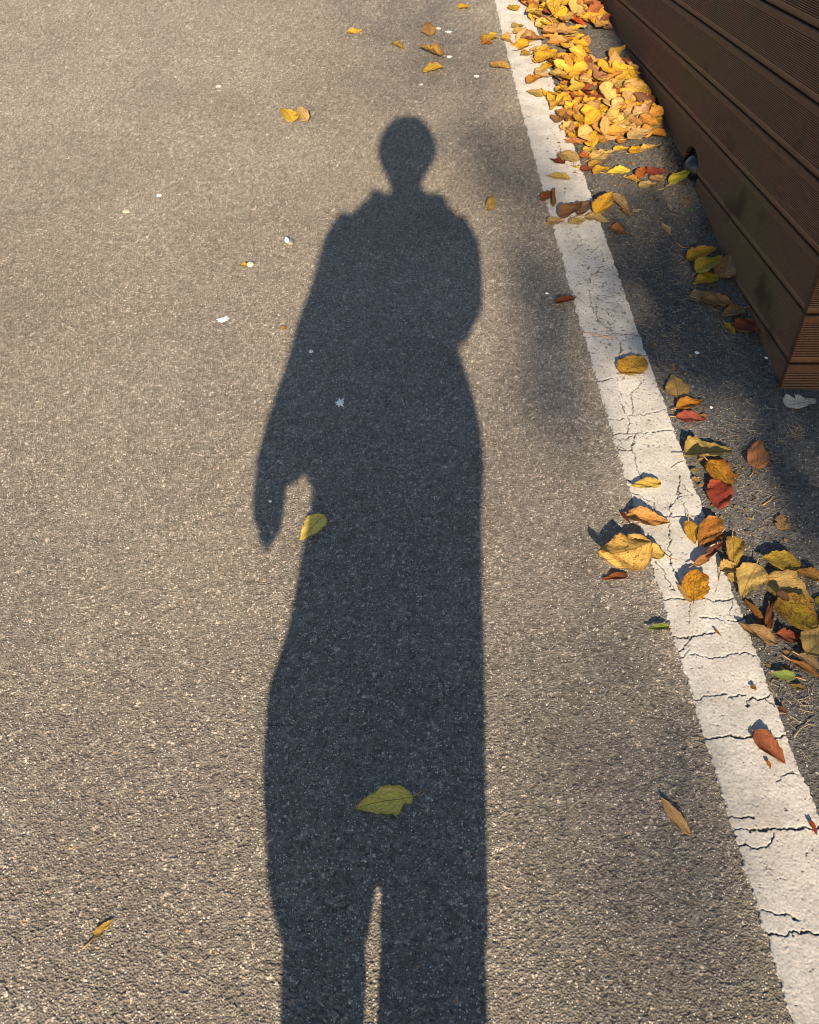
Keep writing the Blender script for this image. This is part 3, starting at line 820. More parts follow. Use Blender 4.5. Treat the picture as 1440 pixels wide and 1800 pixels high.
# bush added out of view to keep sky light off the wall end
sb = Vector((2.3, -.7, SLOPE * -.7))
sky_block_bush = bpy.data.objects.new('sky_block_bush', None); COL.objects.link(sky_block_bush); sky_block_bush.location = sb
tag(sky_block_bush, 'unseen evergreen bush added to block sky light from the end of the boarded wall', 'sky_block_bush')
bm = bmesh.new()
for q in range(7):
    a = q * .9; tube(bm, [(math.cos(a) * .1, math.sin(a) * .1, 0), (math.cos(a) * .35, math.sin(a) * .45, .8), (math.cos(a) * .55, math.sin(a) * .9, 1.7)], [.03, .02, .008], 8)
link('stem', bm_mesh('stem', bm), M_BARK, sky_block_bush)
LV, LF = [], []
for _ in range(5200):
    d = Vector((rng.gauss(0, 1), rng.gauss(0, 1), rng.gauss(0, 1))).normalized() * rng.uniform(.45, 1) ** .5
    spray(Vector((d.x * .85, d.y * 1.5, 1.15 + d.z * 1.05)), rng.uniform(.035, .06))
cm = mesh_np('crown', np.array(LV), np.array(LF)); cm.uv_layers.new(name='UVMap')
crown = link('crown', cm, M_LEAF, sky_block_bush); crown.color = (.05, .09, .025, 1); crown['tone'] = (.07, .08, .03); crown['blotch'] = .1

# ------------------------------------------------------------------ fallen leaves
def width_at(u, shape):
    if shape == 'lance': w = math.sin(math.pi * u ** 0.8) ** 1.1
    elif shape == 'round': w = max(0, math.sin(math.pi * u ** 0.85)) ** 0.55 * (1 - .12 * u)
    elif shape == 'obovate': w = max(0, math.sin(math.pi * u ** 1.25)) ** 0.75
    else: w = max(0, math.sin(math.pi * u ** 0.72)) ** 0.8 * (1 - 0.25 * u)
    return max(w, 0.012)

def leaf_mesh(L, W, shape='ovate', fold=0.15, bend=0.1, curl=0.0, wrinkle=0.012, seed=0, tear=0, twist=0.0, nu=26, nv=10):
    """blade along +x from the stalk end, flat on z=0, edges lifting; all lengths in metres"""
    r = random.Random(seed)
    ph = [r.uniform(0, 6.28) for _ in range(6)]
    tears = [(r.uniform(.15, .95), r.choice((-1, 1)), r.uniform(.05, .11), r.uniform(.3, .7)) for _ in range(tear)]
    me_v, uv = [], []
    xc = 0.0; zc = 0.0; ang = -bend * 0.5
    dl = L / nu
    for i in range(nu + 1):
        u = i / nu
        if i:
            ang += bend / nu
            xc += dl * math.cos(ang); zc += dl * math.sin(ang)
        w0 = width_at(u, shape) * W / 2
        side = 0.03 * W * math.sin(u * 5 + ph[5])
        jag = (r.uniform(.92, 1.03), r.uniform(.92, 1.03))
        for j in range(nv + 1):
            v = 2 * j / nv - 1
            ww = w0 * (1 + 0.045 * math.sin(u * 17 + ph[0] + (v > 0) * 2) + 0.035 * math.sin(u * 37 + ph[1] + (v > 0)))
            for tu, tsd, tw, td in tears:
                if (v > 0) == (tsd > 0) and abs(u - tu) < tw:
                    ww *= 1 - td * (1 - abs(u - tu) / tw) ** .5
            if abs(v) > .95: ww *= jag[v > 0]
            s = abs(v) * ww
            cr = curl * (1 + .5 * math.sin(u * 3 + ph[2] + (v > 0)))            # edges roll up
            if abs(cr) > 1e-3:
                rad = max(W / 2, 1e-4) / cr
                yy = math.sin(s / rad) * rad; zz = (1 - math.cos(s / rad)) * rad
            else:
                yy, zz = s, 0
            zz += fold * yy
            zz += wrinkle * L * (math.sin(u * 11 + v * 3 + ph[3]) * (0.3 + abs(v)) + .6 * math.sin(u * 23 - abs(v) * 9 + ph[4]) * abs(v)
                                 + .45 * math.sin(u * 31 + v * 13 + ph[2]) + .9 * math.sin(u * 6.5 - v * 4.2 + ph[1]) * abs(v) + .6 * math.sin(u * 15 + v * 6 + ph[0]))
            y = math.copysign(yy, v) + side
            tw_a = twist * (u - .4)
            y, zz = y * math.cos(tw_a) - zz * math.sin(tw_a), y * math.sin(tw_a) + zz * math.cos(tw_a)
            me_v.append((xc - math.sin(ang) * zz, y, zc + math.cos(ang) * zz)); uv.append((u, (v + 1) / 2))
    m = nv + 1
    F = [(i * m + j, (i + 1) * m + j, (i + 1) * m + j + 1, i * m + j + 1) for i in range(nu) for j in range(nv)]
    Vv = np.array(me_v); Vv[:, 2] -= np.percentile(Vv[:, 2], 3)
    Vv[:, 2] = np.maximum(Vv[:, 2], 0)
    me = mesh_np('leaf', Vv, np.array(F))
    ul = me.uv_layers.new(name='UVMap')
    ul.data.foreach_set('uv', np.array([uv[k] for f in F for k in f], np.float32).ravel())
    me.materials.append(M_LEAF)
    return smooth(me)

def pix(P):
    d = Vector(P) - Vector((0, 0, CAM_H)); c, s_ = math.cos(PITCH), math.sin(PITCH)
    dep = d.y * c - d.z * s_; upc = d.y * s_ + d.z * c
    return 720 + FPX * d.x / dep, 900 - FPX * upc / dep

LMAX = 0.10
def tip_point(base, tip_px):
    """where the tip of a leaf is: on the ground if that makes a leaf of possible length, else tilted up off it"""
    g = ground(*tip_px); far = LMAX if (base - Vector((0, 0, CAM_H))).length > 2.0 else 0.16
    if (g - base).length <= far: return g
    v = Vector(ray(*tip_px)).normalized(); o = Vector((0, 0, CAM_H)) - base
    b = v.dot(o); q = b * b - (o.length_squared - (far * .95) ** 2)
    t = -b + (math.sqrt(q) if q > 0 else 0)
    P = Vector((0, 0, CAM_H)) + v * t
    return P

def on_line(p):
    l = float(line_left(p.y)); return l - .01 < p.x < l + float(line_width(p.y)) + .01

def frame(base, tip, lift, flip=False, roll=0.0, pitch=0.0):
    x = (tip - base).normalized()
    z = (GN - x * x.dot(GN)).normalized(); y = z.cross(x)
    m = Matrix((x, y, z)).transposed()
    m = m @ Matrix.Rotation(roll, 3, 'X') @ Matrix.Rotation(-pitch, 3, 'Y')
    m4 = m.to_4x4(); m4.translation = base + GN * lift
    return m4

# colours the leaves themselves have
GOLD, YEL, LEM = (.80, .47, .035), (.86, .58, .06), (.74, .60, .10)
BUFF, TAN, PALE = (.60, .44, .17), (.62, .36, .13), (.62, .55, .38)
ORG, SAL, RED, DRED = (.72, .27, .03), (.70, .34, .16), (.42, .06, .025), (.22, .035, .022)
BRN, DBR, OLV, GRN, YGR = (.34, .17, .06), (.12, .055, .028), (.44, .36, .06), (.22, .32, .06), (.50, .50, .07)
GREY = (.50, .46, .40)
COUNT = [0]
LEAFK = 0.82
def leaf(label, base, tip, wr, col, tone=None, shape='ovate', blotch=.4, fold=.12, bend=.06, curl=.26, wr2=.016, lift=.003, stalk=0, tear=0,
         twist=0.0, roll=0.0, pitch=0.0, stalk_px=None, group='fallen leaves scattered on the asphalt', name='fallen_leaf'):
    COUNT[0] += 1
    b = ground(*base); t = tip_point(b, tip)
    L = (t - b).length * 1.03
    fm = frame(b, t, 0, False, roll, pitch)              # widen what the slanting view narrows
    p0, p1, p2 = pix(b), pix(t), pix(b + (fm.to_3x3() @ Vector((0, 1, 0))) * L)
    ax, ay = p1[0] - p0[0], p1[1] - p0[1]; al = math.hypot(ax, ay)
    across = abs((p2[0] - p0[0]) * ay - (p2[1] - p0[1]) * ax) / max(al, 1e-6)
    wr = min(max(wr * .95, wr * al / max(across, .3 * al) * .95), .98 if wr < 1 else 1.1)
    lift += .0012 + (.004 if on_line((b + t) / 2) or on_line(b) or on_line(t) else 0)
    me = leaf_mesh(L, L * wr, shape, fold, bend, curl, wr2, COUNT[0] * 13 + 5, tear, twist)
    o = link(name, me)
    o.matrix_world = frame(b, t, lift, False, roll, pitch)
    o.color = (*[k * LEAFK for k in col], 1); o['tone'] = tuple(k * LEAFK for k in (tone or [k * .55 for k in col])); o['blotch'] = blotch
    tag(o, label, 'leaf', group)
    if not stalk and not stalk_px and shape != 'lance' and L > .045 and random.Random(COUNT[0] * 7).random() < .55: stalk = L * random.Random(COUNT[0]).uniform(.18, .32)
    if stalk or stalk_px:
        bm = bmesh.new()
        if stalk_px:
            pts = [(0, 0, .0012)] + [o.matrix_world.inverted() @ (ground(*q) + GN * (.0025 + .002 * i)) for i, q in enumerate(stalk_px)]
        else:
            k = stalk; r = random.Random(COUNT[0]); s = r.uniform(-.35, .35)
            pts = [(0.002, 0, .0012), (-k * .4, k * s * .3, .002), (-k * .75, k * s * .7, .003), (-k, k * s, .0035)]
        tube(bm, pts, [.0011 * (1 - .25 * i / len(pts)) for i in range(len(pts))], 6)
        link('stalk', bm_mesh('stalk', bm), M_STALK_Y if col in (LEM, YEL, BUFF) else M_STALK, o)
    return o

LS = [
 # --- lone leaves on the road
 ('half-curled yellow leaf alone on the road high up above the shadow head', (611, 58), (637, 57), .55, YEL, TAN, dict(curl=.9, roll=.5, bend=.6)),
 ('upright tan brown leaf with pointed tip beside the white droppings', (757, 66), (751, 41), .75, TAN, BRN, dict(stalk=.02, curl=.5)),
 ('larger golden tan leaf with upturned ends above the shadow head', (778, 99), (737, 84), .5, (.72, .43, .10), BRN, dict(curl=.7, bend=.5, twist=.6)),
 ('yellow stalked leaf pointing at the white line above the shadow head', (778, 120), (744, 128), .48, YEL, TAN, dict(curl=.5, stalk_px=[(783, 117), (785, 114)])),
 ('narrow bright yellow leaf at the top edge of the road', (804, 17), (827, 13), .38, YEL, GOLD, dict(shape='lance', curl=.8)),
 ('small golden leaf scrap, smallest one above the shadow head', (692, 77), (709, 88), .55, GOLD, BRN, dict(curl=.6, tear=1)),
 ('bright yellow crumpled leaf just off the edge of the white line', (852, 76), (872, 62), .8, YEL, ORG, dict(curl=.8, twist=.7)),
 ('small orange brown leaf under the bright yellow crumpled one', (846, 78), (866, 76), .5, ORG, BRN, dict(curl=.6, lift=.001)),
 ('flat narrow yellow leaf pointing across at the edge of the white line', (897, 123), (862, 116), .4, (.80, .50, .10), TAN, dict(shape='obovate', curl=.35)),
 ('torn bright yellow leaf in the open left of the shadow head', (517, 216), (496, 192), .95, YEL, YEL, dict(tear=3, curl=.6, blotch=.05, twist=.4, roll=.2)),
 ('pale tan curled leaf touching the torn bright yellow leaf', (541, 215), (524, 192), .65, (.70, .50, .20), TAN, dict(curl=.9, roll=-.4, stalk=.01)),
 ('small tan leaf standing on edge beside the right shoulder of the shadow', (857, 371), (867, 347), .5, (.66, .44, .12), TAN, dict(curl=.9, roll=.5)),
 ('dark red brown leaf lying against the left edge of the white line', (976, 539), (1012, 527), .4, (.30, .08, .03), DBR, dict(curl=.7, shape='lance', stalk=.015)),
 ('large yellow leaf with upright stalk beside the shadow hand', (571, 908), (528, 950), .66, (1.25, .96, .22), (1.1, .80, .16), dict(blotch=.12, fold=.08, curl=.2, stalk_px=[(571, 905), (574, 892)], wr2=.006)),
 ('large flat yellow leaf with a bitten edge lying inside the shadow between the legs', (726, 1401), (626, 1422), .60, (1.25, .95, .20), (1.05, .76, .15), dict(blotch=.15, fold=.04, curl=.12, bend=.05, tear=1, stalk_px=[(735, 1396), (746, 1388)], wr2=.005)),
 ('small curled yellow leaf with a long thin stalk low on the open road', (167, 1648), (198, 1618), .46, (.84, .56, .12), TAN, dict(curl=.3, tear=2, bend=.3, lift=.001, stalk_px=[(156, 1660), (146, 1670)])),
 ('narrow light brown leaf lying slantwise low on the road beside the white line', (1160, 1403), (1210, 1468), .30, (.78, .50, .24), (.66, .38, .15), dict(shape='obovate', curl=.9, roll=.25, blotch=.15)),
 ('small curled fragment of brown leaf between splash and shadow', (494, 582), (507, 577), .6, TAN, BRN, dict(curl=1.0)),
 # --- on and beside the lower white line
 ('folded red brown leaf lying across a crack low on the white line', (1322, 1290), (1376, 1345), .50, (.40, .13, .06), RED, dict(fold=.3, curl=.45, shape='ovate', stalk_px=[(1318, 1282), (1325, 1277)], blotch=.2)),
 ('tiny orange scrap under the folded red brown leaf', (1346, 1340), (1352, 1355), .5, ORG, BRN, dict()),
 ('small red curled leaf at the lowest wide crack by the picture edge', (1420, 1446), (1433, 1471), .45, (.45, .08, .04), ORG, dict(curl=1.)),
 ('small green leaf beside the left edge of the white line', (1175, 1107), (1136, 1108), .40, GRN, YGR, dict(blotch=.15, curl=.6, fold=.2, stalk=.006)),
 ('bright green leaf lying below the heap of spotted leaves', (1397, 1196), (1351, 1188), .48, (.34, .46, .12), YGR, dict(blotch=.05, fold=.12, curl=.15, wr2=.004, lift=.005)),
 ('small olive curled leaf touching the bright green leaf', (1413, 1213), (1385, 1206), .45, (.30, .24, .06), DBR, dict(curl=1.2)),
 ('small dark brown leaf against the right edge of the white line', (1364, 1247), (1381, 1258), .55, (.18, .06, .035), DBR, dict(curl=.6)),
 ('tiny square brown leaf scrap low on the white line', (1318, 1208), (1327, 1217), .9, BRN, BRN, dict()),
 ('thin red curved scrap on the white line between two cracks', (1252, 1110), (1266, 1122), .25, (.45, .14, .06), RED, dict(curl=1.2)),
 ('red brown leaf tucked under the biggest curled yellow leaf', (1103, 1013), (1060, 1021), .38, (.36, .10, .04), DBR, dict(curl=.6)),
 ('biggest yellow leaf with curled edges lying over the left edge of the line', (1137, 970), (1042, 996), .86, (.78, .50, .13), (.50, .27, .07), dict(fold=-.50, curl=.7, bend=.55, lift=.004, roll=-.05, pitch=.16, twist=-.15, blotch=.35, wr2=.024, stalk_px=[(1137, 955), (1139, 940)])),
 ('golden yellow leaf whose stalk points across the line, under the biggest curled leaf', (1166, 982), (1112, 972), .55, (.80, .55, .14), (.70, .42, .09), dict(fold=.12, curl=.35, lift=.008, blotch=.1, stalk_px=[(1178, 982), (1190, 987)])),
 ('orange tan crumpled leaf lying along a crack above the biggest yellow leaf', (1098, 913), (1173, 926), .46, (.68, .33, .09), TAN, dict(curl=.6, fold=.2, twist=.3, wr2=.02, lift=.005)),
 ('thin dark red leaf piece at the tail of the orange tan crumpled leaf', (1090, 902), (1107, 922), .35, DRED, DBR, dict(curl=.8)),
 ('yellow leaf casting a shadow in the middle of the white line', (1160, 856), (1108, 860), .46, (.78, .54, .11), (.76, .48, .08), dict(curl=.35, fold=.1, lift=.007, blotch=.1)),
 ('round golden leaf spotted brown in the middle of the white line', (1091, 662), (1131, 635), .85, (.68, .40, .05), (.50, .24, .03), dict(shape='round', stalk=.012, curl=.25, blotch=.45)),
 ('golden orange rounded leaf glowing on the white line', (1217, 1061), (1222, 1009), .82, (.82, .42, .03), (.70, .24, .02), dict(shape='round', blotch=.5, curl=.5, lift=.006, stalk=.02)),
 ('small pale yellow leaf half under the golden orange rounded leaf', (1214, 1062), (1189, 1031), .4, (.74, .54, .2), TAN, dict(curl=.5, lift=.002)),
 ('small yellow leaf edged brown beside the dark crumpled orange leaves', (1208, 922), (1218, 962), .62, (.78, .46, .05), BRN, dict(curl=.5, lift=.006, blotch=.35)),
 ('orange brown leaf crossing the right edge of the white line', (1256, 918), (1226, 968), .55, (.58, .24, .04), BRN, dict(curl=.5, lift=.009, blotch=.4)),
 ('dark orange brown leaf lying on the shoulder against the orange brown one', (1268, 940), (1236, 966), .5, (.36, .15, .04), DBR, dict(curl=.6, lift=.004)),
 ('thin brown curled leaf raised over the right edge of the line', (1216, 999), (1252, 978), .38, (.50, .24, .08), DBR, dict(curl=1.3, roll=.6, lift=.008)),
 ('dark red brown curled leaf behind the raised thin one', (1238, 990), (1266, 962), .36, (.22, .07, .035), DBR, dict(curl=1.2, lift=.012)),
 ('long golden folded leaf between the line and the spotted heap', (1285, 948), (1288, 1006), .52, (.62, .42, .08), (.40, .22, .04), dict(fold=.5, curl=.4, lift=.008, blotch=.35)),
 ('golden folded leaf with trailing stalk on the edge of the line', (1264, 1008), (1297, 1002), 1.0, (.62, .43, .14), TAN, dict(fold=.4, curl=.6, lift=.004, stalk_px=[(1262, 1025), (1257, 1043)])),
 ('pale yellow leaf tip poking from under the golden folded leaf', (1278, 1012), (1297, 1030), .7, (.74, .55, .2), TAN, dict(curl=.2, lift=.002)),
 # --- the spotted heap by the picture edge
 ('buff leaf with dark veins pointing down beside the spotted heap', (1327, 998), (1301, 1056), .70, (.64, .46, .15), (.50, .33, .08), dict(fold=.14, lift=.006, stalk=.018, blotch=.15)),
 ('dark yellow broad leaf topmost in the spotted heap', (1333, 990), (1402, 1000), .50, (.46, .33, .04), (.32, .19, .025), dict(shape='obovate', blotch=.4, lift=.014, curl=.35)),
 ('orange brown leaf at the picture edge behind the dark yellow one', (1442, 1022), (1396, 1012), .62, (.50, .26, .06), (.36, .16, .04), dict(lift=.011, curl=.35)),
 ('large buff leaf with pale veins in the middle of the spotted heap', (1342, 1020), (1425, 1068), .62, (.56, .38, .13), (.46, .28, .08), dict(lift=.008, curl=.3, fold=.2, blotch=.2)),
 ('golden brown leaf glimpsed under the dark yellow broad leaf', (1366, 1005), (1404, 1030), .45, (.5, .28, .05), BRN, dict(lift=.005)),
 ('big yellow leaf densely spotted brown on top of the heap', (1360, 1062), (1428, 1112), .78, (.56, .40, .03), (.36, .17, .02), dict(shape='round', blotch=.55, lift=.017, curl=.3, fold=.06)),
 ('small round dark brown leaf curled over the big spotted leaf', (1356, 1058), (1376, 1072), .85, (.20, .10, .055), DBR, dict(shape='round', lift=.03, curl=.5)),
 ('narrow rusty leaf standing left of the big spotted leaf', (1346, 1112), (1309, 1058), .27, (.34, .15, .035), DBR, dict(shape='obovate', lift=.005, curl=.9)),
 ('narrow dark brown leaf upright against the big spotted leaf', (1344, 1122), (1353, 1058), .22, (.24, .09, .03), DBR, dict(shape='lance', lift=.006, curl=.8)),
 ('dark red brown leaf at the foot of the two narrow leaves', (1354, 1126), (1328, 1102), .6, (.20, .06, .03), DBR, dict(lift=.003, curl=.6)),
 ('mottled buff brown leaf lying across the right edge of the line', (1294, 1102), (1362, 1138), .36, (.46, .29, .13), (.16, .10, .05), dict(shape='obovate', blotch=.45, lift=.007, curl=.6)),
 ('red brown crumpled leaf under the big spotted leaf', (1362, 1118), (1412, 1132), .5, (.38, .10, .04), DRED, dict(lift=.004, curl=.6, wr2=.025)),
 ('dark red leaf upright at the side of the big spotted leaf', (1418, 1128), (1432, 1080), .45, (.26, .035, .025), DRED, dict(lift=.007, curl=.7)),
 ('dark maroon leaf between the spotted heap and the large buff edge leaf', (1410, 1146), (1426, 1116), .5, DRED, DBR, dict(lift=.003, curl=.5)),
 ('large pale buff leaf cut by the picture edge below the spotted heap', (1416, 1160), (1458, 1098), .70, (.66, .46, .16), (.46, .27, .08), dict(lift=.012, curl=.3, blotch=.2)),
 ('tan rolled leaf at the picture edge below the large buff leaf', (1400, 1156), (1448, 1186), .42, (.58, .42, .22), BRN, dict(lift=.008, curl=1.1)),
 ('narrow rusty leaf under the tan rolled leaf', (1388, 1163), (1448, 1196), .26, (.42, .20, .06), BRN, dict(lift=.003, curl=.9)),
 ('yellow green leaf edge cut by the picture beside the heap', (1434, 1052), (1452, 1072), .8, OLV, YGR, dict(lift=.004)),
 # --- shoulder, middle stretch
 ('large olive buff leaf raised on its edge beside the white line', (1203, 810), (1281, 800), .55, (.50, .37, .11), (.34, .24, .07), dict(lift=.010, curl=.45, fold=.2, roll=-.3, blotch=.25, stalk_px=None)),
 ('golden leaf blotched dark red lying below the olive buff leaf', (1242, 815), (1284, 856), .68, (.66, .34, .03), (.28, .05, .02), dict(shape='round', blotch=.5, lift=.008)),
 ('dark red crinkled leaf below the golden blotched one', (1264, 850), (1262, 897), .80, (.30, .045, .03), (.5, .14, .03), dict(shape='round', blotch=.25, lift=.005, wr2=.025, curl=.4)),
 ('tiny olive leaf between the line and the golden blotched leaf', (1213, 832), (1227, 830), .5, OLV, TAN, dict()),
 ('tiny tan leaf below the tiny olive one', (1214, 848), (1230, 848), .7, TAN, BRN, dict(curl=.5)),
 ('salmon leaf with a stalk alone on the dark shoulder', (1325, 828), (1334, 780), .62, (.62, .28, .12), (.50, .20, .08), dict(lift=.006, curl=.35, stalk_px=[(1322, 834), (1317, 841)], blotch=.15)),
 ('tiny tan star-like leaf on the dark shoulder', (1373, 934), (1372, 908), .95, (.60, .38, .18), TAN, dict(tear=3, curl=.5, lift=.003)),
 ('tan rounded leaf right of the line, highest of three in a row', (1191, 703), (1183, 663), .78, (.60, .40, .14), (.48, .28, .09), dict(lift=.004, blotch=.2, stalk=.012)),
 ('orange folded leaf, middle of three in a row by the line', (1188, 722), (1236, 708), .48, (.62, .26, .03), BRN, dict(fold=.4, lift=.006, blotch=.25)),
 ('dark pinkish red leaf, lowest of three in a row by the line', (1187, 736), (1240, 742), .42, (.38, .09, .055), DRED, dict(lift=.004, fold=.3, blotch=.2)),
 ('small tan leaf tip lying against the dark pinkish red leaf', (1246, 734), (1226, 732), .35, TAN, BRN, dict(lift=.003)),
 ('pale grey dried leaf at the foot of the wall corner', (1380, 719), (1430, 707), .66, (1.2, 1.02, .78), (1.0, .84, .62), dict(tear=1, curl=.4, fold=.1, lift=.006, blotch=.1, roll=-.3)),
 ('round dark red leaf resting against the wall', (1292, 582), (1333, 573), .95, (.30, .06, .03), (.40, .17, .05), dict(shape='round', blotch=.35, lift=.004, curl=.35, wr2=.02)),
 ('small bright yellow leaf touching the round dark red leaf', (1274, 571), (1292, 590), .5, (.66, .44, .03), GOLD, dict(lift=.003)),
 ('greyish tan leaf with one hole above the small yellow leaf', (1306, 546), (1268, 560), .66, (.40, .29, .13), BRN, dict(lift=.006, curl=.4)),
 ('brown wrinkled leaf lying over a buff one near the wall', (1229, 532), (1290, 542), .42, (.42, .22, .09), (.5, .28, .12), dict(lift=.009, wr2=.022, curl=.4)),
 ('buff leaf mostly under the brown wrinkled one', (1209, 528), (1260, 524), .46, (.48, .37, .18), TAN, dict(lift=.004)),
 ('small green leaf tip sticking out from the buff leaf', (1210, 520), (1228, 514), .5, GRN, YGR, dict(lift=.002, blotch=.05)),
 ('dark yellow curled leaf, highest of the four by the wall', (1207, 463), (1258, 440), .52, (.52, .32, .03), (.36, .17, .02), dict(lift=.007, curl=.7, blotch=.35)),
 ('olive yellow leaf in the middle of the four by the wall', (1222, 486), (1266, 458), .62, (.48, .37, .04), OLV, dict(lift=.010, curl=.45, fold=.3)),
 ('round tan veined leaf of the four, touching the wall', (1266, 494), (1280, 456), .78, (.46, .31, .15), TAN, dict(shape='round', lift=.006, curl=.35)),
 ('bright yellow spotted leaf, lowest of the four by the wall', (1260, 490), (1218, 501), .62, (.60, .42, .03), (.44, .24, .03), dict(lift=.005, blotch=.35)),
 ('tiny pale leaf alone on the shaded shoulder', (1164, 396), (1178, 415), .42, (.58, .46, .24), PALE, dict(shape='lance', stalk=.008)),
 ('tiny pale green leaf scrap above the tiny pale one', (1175, 363), (1180, 374), .45, (.44, .42, .26), PALE, dict()),
 ('orange brown leaf alone below the crossing leaves at the line edge', (1070, 404), (1100, 412), .68, (.40, .17, .05), DBR, dict(curl=.6)),
 # --- crossing the line in the shade
 ('golden leaf standing half folded at the right edge of the line', (1046, 384), (1076, 346), .72, (.66, .38, .03), (.42, .19, .02), dict(fold=.4, curl=.4, lift=.008, blotch=.4)),
 ('greyish buff leaf behind the half folded golden leaf', (1072, 346), (1104, 372), .55, (.48, .34, .16), BRN, dict(lift=.005, curl=.5)),
 ('brown curled scrap beside the greyish buff leaf', (1092, 370), (1107, 382), .5, BRN, DBR, dict(curl=1.0)),
 ('tiny pale green leaf at the right edge of the line in shade', (1112, 374), (1126, 371), .5, (.50, .48, .28), PALE, dict()),
 ('dark brown cupped leaf lying on the line in shade', (986, 390), (1020, 362), .75, (.27, .14, .06), DBR, dict(curl=.9, lift=.006, wr2=.02)),
 ('grey brown curled leaf touching the dark brown cupped leaf', (1016, 386), (1036, 360), .62, (.34, .21, .12), BRN, dict(curl=.9, lift=.008)),
 ('buff leaf at the left edge of the line in shade', (961, 396), (990, 393), .62, (.58, .42, .18), TAN, dict(curl=.35)),
 ('pale yellow flat leaf on the line below the cupped leaf', (1000, 397), (1029, 390), .52, (.70, .56, .22), BUFF, dict(curl=.2)),
 ('long buff leaf lying over the right edge of the line', (1028, 386), (1070, 394), .42, (.60, .46, .20), TAN, dict(curl=.5, tear=1)),
 ('dark red brown leaf at the left edge of the line in shade', (952, 357), (974, 341), .6, (.34, .10, .03), DBR, dict(curl=.9)),
 ('thin upright brown curled leaf on the left edge of the line', (971, 368), (972, 336), .25, (.40, .22, .08), BRN, dict(curl=1.2, roll=.6)),
 ('yellow buff leaf pointing left across the line', (1002, 320), (962, 313), .40, (.76, .55, .13), BUFF, dict(shape='lance', curl=.4)),
 ('upright yellow oval leaf on the right edge of the line', (1010, 298), (1012, 331), .72, (.72, .54, .13), BUFF, dict(lift=.006, curl=.35)),
 ('dark red leaf half hidden under a buff leaf on the line', (992, 292), (967, 283), .5, (.22, .045, .03), DBR, dict(lift=.003, curl=.6)),
 ('round buff leaf covering the dark red leaf on the line', (984, 276), (1014, 290), .78, (.64, .45, .16), TAN, dict(shape='round', lift=.007, curl=.3)),
 # --- foot of the heap
 ('yellow half-moon leaf in front of the sunlit heap', (1066, 307), (1106, 301), .40, (.84, .58, .07), YEL, dict(shape='obovate', curl=.6, roll=.2, blotch=.1)),
 ('spotted golden leaf left of the yellow half-moon leaf', (1042, 309), (1071, 297), .55, (.76, .45, .04), ORG, dict(curl=.5, lift=.006)),
 ('orange yellow leaf lying above the spotted golden leaf', (1034, 296), (1058, 288), .55, (.66, .38, .06), BRN, dict(curl=.5, lift=.005)),
 ('dark red brown leaf left of the spotted golden leaf', (1020, 304), (1046, 300), .5, (.26, .06, .03), DBR, dict(curl=.5, lift=.002)),
 ('orange red leaf beside the buff leaf with the broken end', (1015, 278), (1038, 283), .62, (.62, .19, .03), RED, dict(curl=.5, lift=.004)),
 ('buff leaf with a broken end in front of the heap', (1036, 284), (1080, 268), .48, (.74, .52, .17), TAN, dict(tear=2, curl=.3, lift=.005)),
 ('small yellow leaf above the buff leaf with the broken end', (1030, 272), (1044, 260), .8, (.78, .56, .14), YEL, dict(curl=.4)),
 ('bright yellow curved leaf just below the heap', (1078, 268), (1106, 262), .40, (.84, .54, .05), YEL, dict(curl=.6, lift=.004)),
 ('orange yellow leaf pointing at the drain pipe', (1107, 273), (1126, 261), .60, (.84, .47, .03), YEL, dict(lift=.006, curl=.4)),
 ('long golden tan leaf with its stalk pointing at the drain pipe', (1152, 260), (1116, 272), .32, (.72, .46, .10), TAN, dict(lift=.005, curl=.7, stalk=.03)),
 ('pinkish orange leaf pointing left onto the line from the heap', (1024, 256), (991, 250), .42, (.78, .36, .14), SAL, dict(curl=.4)),
 ('yellow green leaf lying against the drain pipe', (1178, 328), (1211, 301), .58, (.52, .46, .04), (.28, .34, .04), dict(fold=.1, lift=.006, blotch=.3, stalk=.012)),
 ('dark red leaf flat in the group of four below the heap', (1138, 309), (1172, 303), .62, (.28, .05, .035), DRED, dict(lift=.004, curl=.4)),
 ('orange red curled leaf in the group of four below the heap', (1122, 318), (1132, 299), .62, (.62, .19, .03), RED, dict(lift=.008, curl=.7)),
 ('spotted golden orange leaf in the group of four below the heap', (1100, 316), (1124, 322), .72, (.70, .40, .05), ORG, dict(lift=.006, blotch=.5)),
 ('buff brown leaf under the dark red one in the group of four', (1142, 318), (1172, 314), .55, (.46, .30, .12), BRN, dict(lift=.002)),
 ('wavy buff leaf between the group of four and the pointed buff leaf', (1122, 332), (1152, 325), .48, (.58, .44, .18), BUFF, dict(lift=.004, curl=.5, tear=1)),
 ('pointed buff leaf lying on the shaded shoulder below the group of four', (1170, 332), (1131, 357), .60, (.60, .45, .19), (.46, .32, .12), dict(lift=.004, blotch=.15, curl=.35)),
 # --- singled out on the heap
 ('glossy red leaf lying high on the heap', (1000, 40), (1030, 58), .74, (.62, .10, .03), (.50, .05, .03), dict(shape='round', lift=.02, curl=.3, blotch=.2)),
 ('large buff broad leaf with clear veins near the front of the heap', (1067, 204), (1090, 192), 1.1, (.70, .47, .19), (.62, .38, .12), dict(lift=.034, curl=.25, blotch=.1)),
 ('broad yellow leaf leaning onto the white line from the heap', (1006, 190), (974, 206), .72, (.80, .58, .12), YEL, dict(lift=.016, curl=.25, blotch=.08)),
 ('large buff oval leaf at the front edge of the heap', (1102, 252), (1146, 236), .56, (.64, .45, .20), TAN, dict(lift=.014, curl=.3)),
 ('pale yellow leaf of the heap propped against the wall', (1134, 236), (1160, 222), .8, (.68, .54, .20), BUFF, dict(lift=.02, curl=.4)),
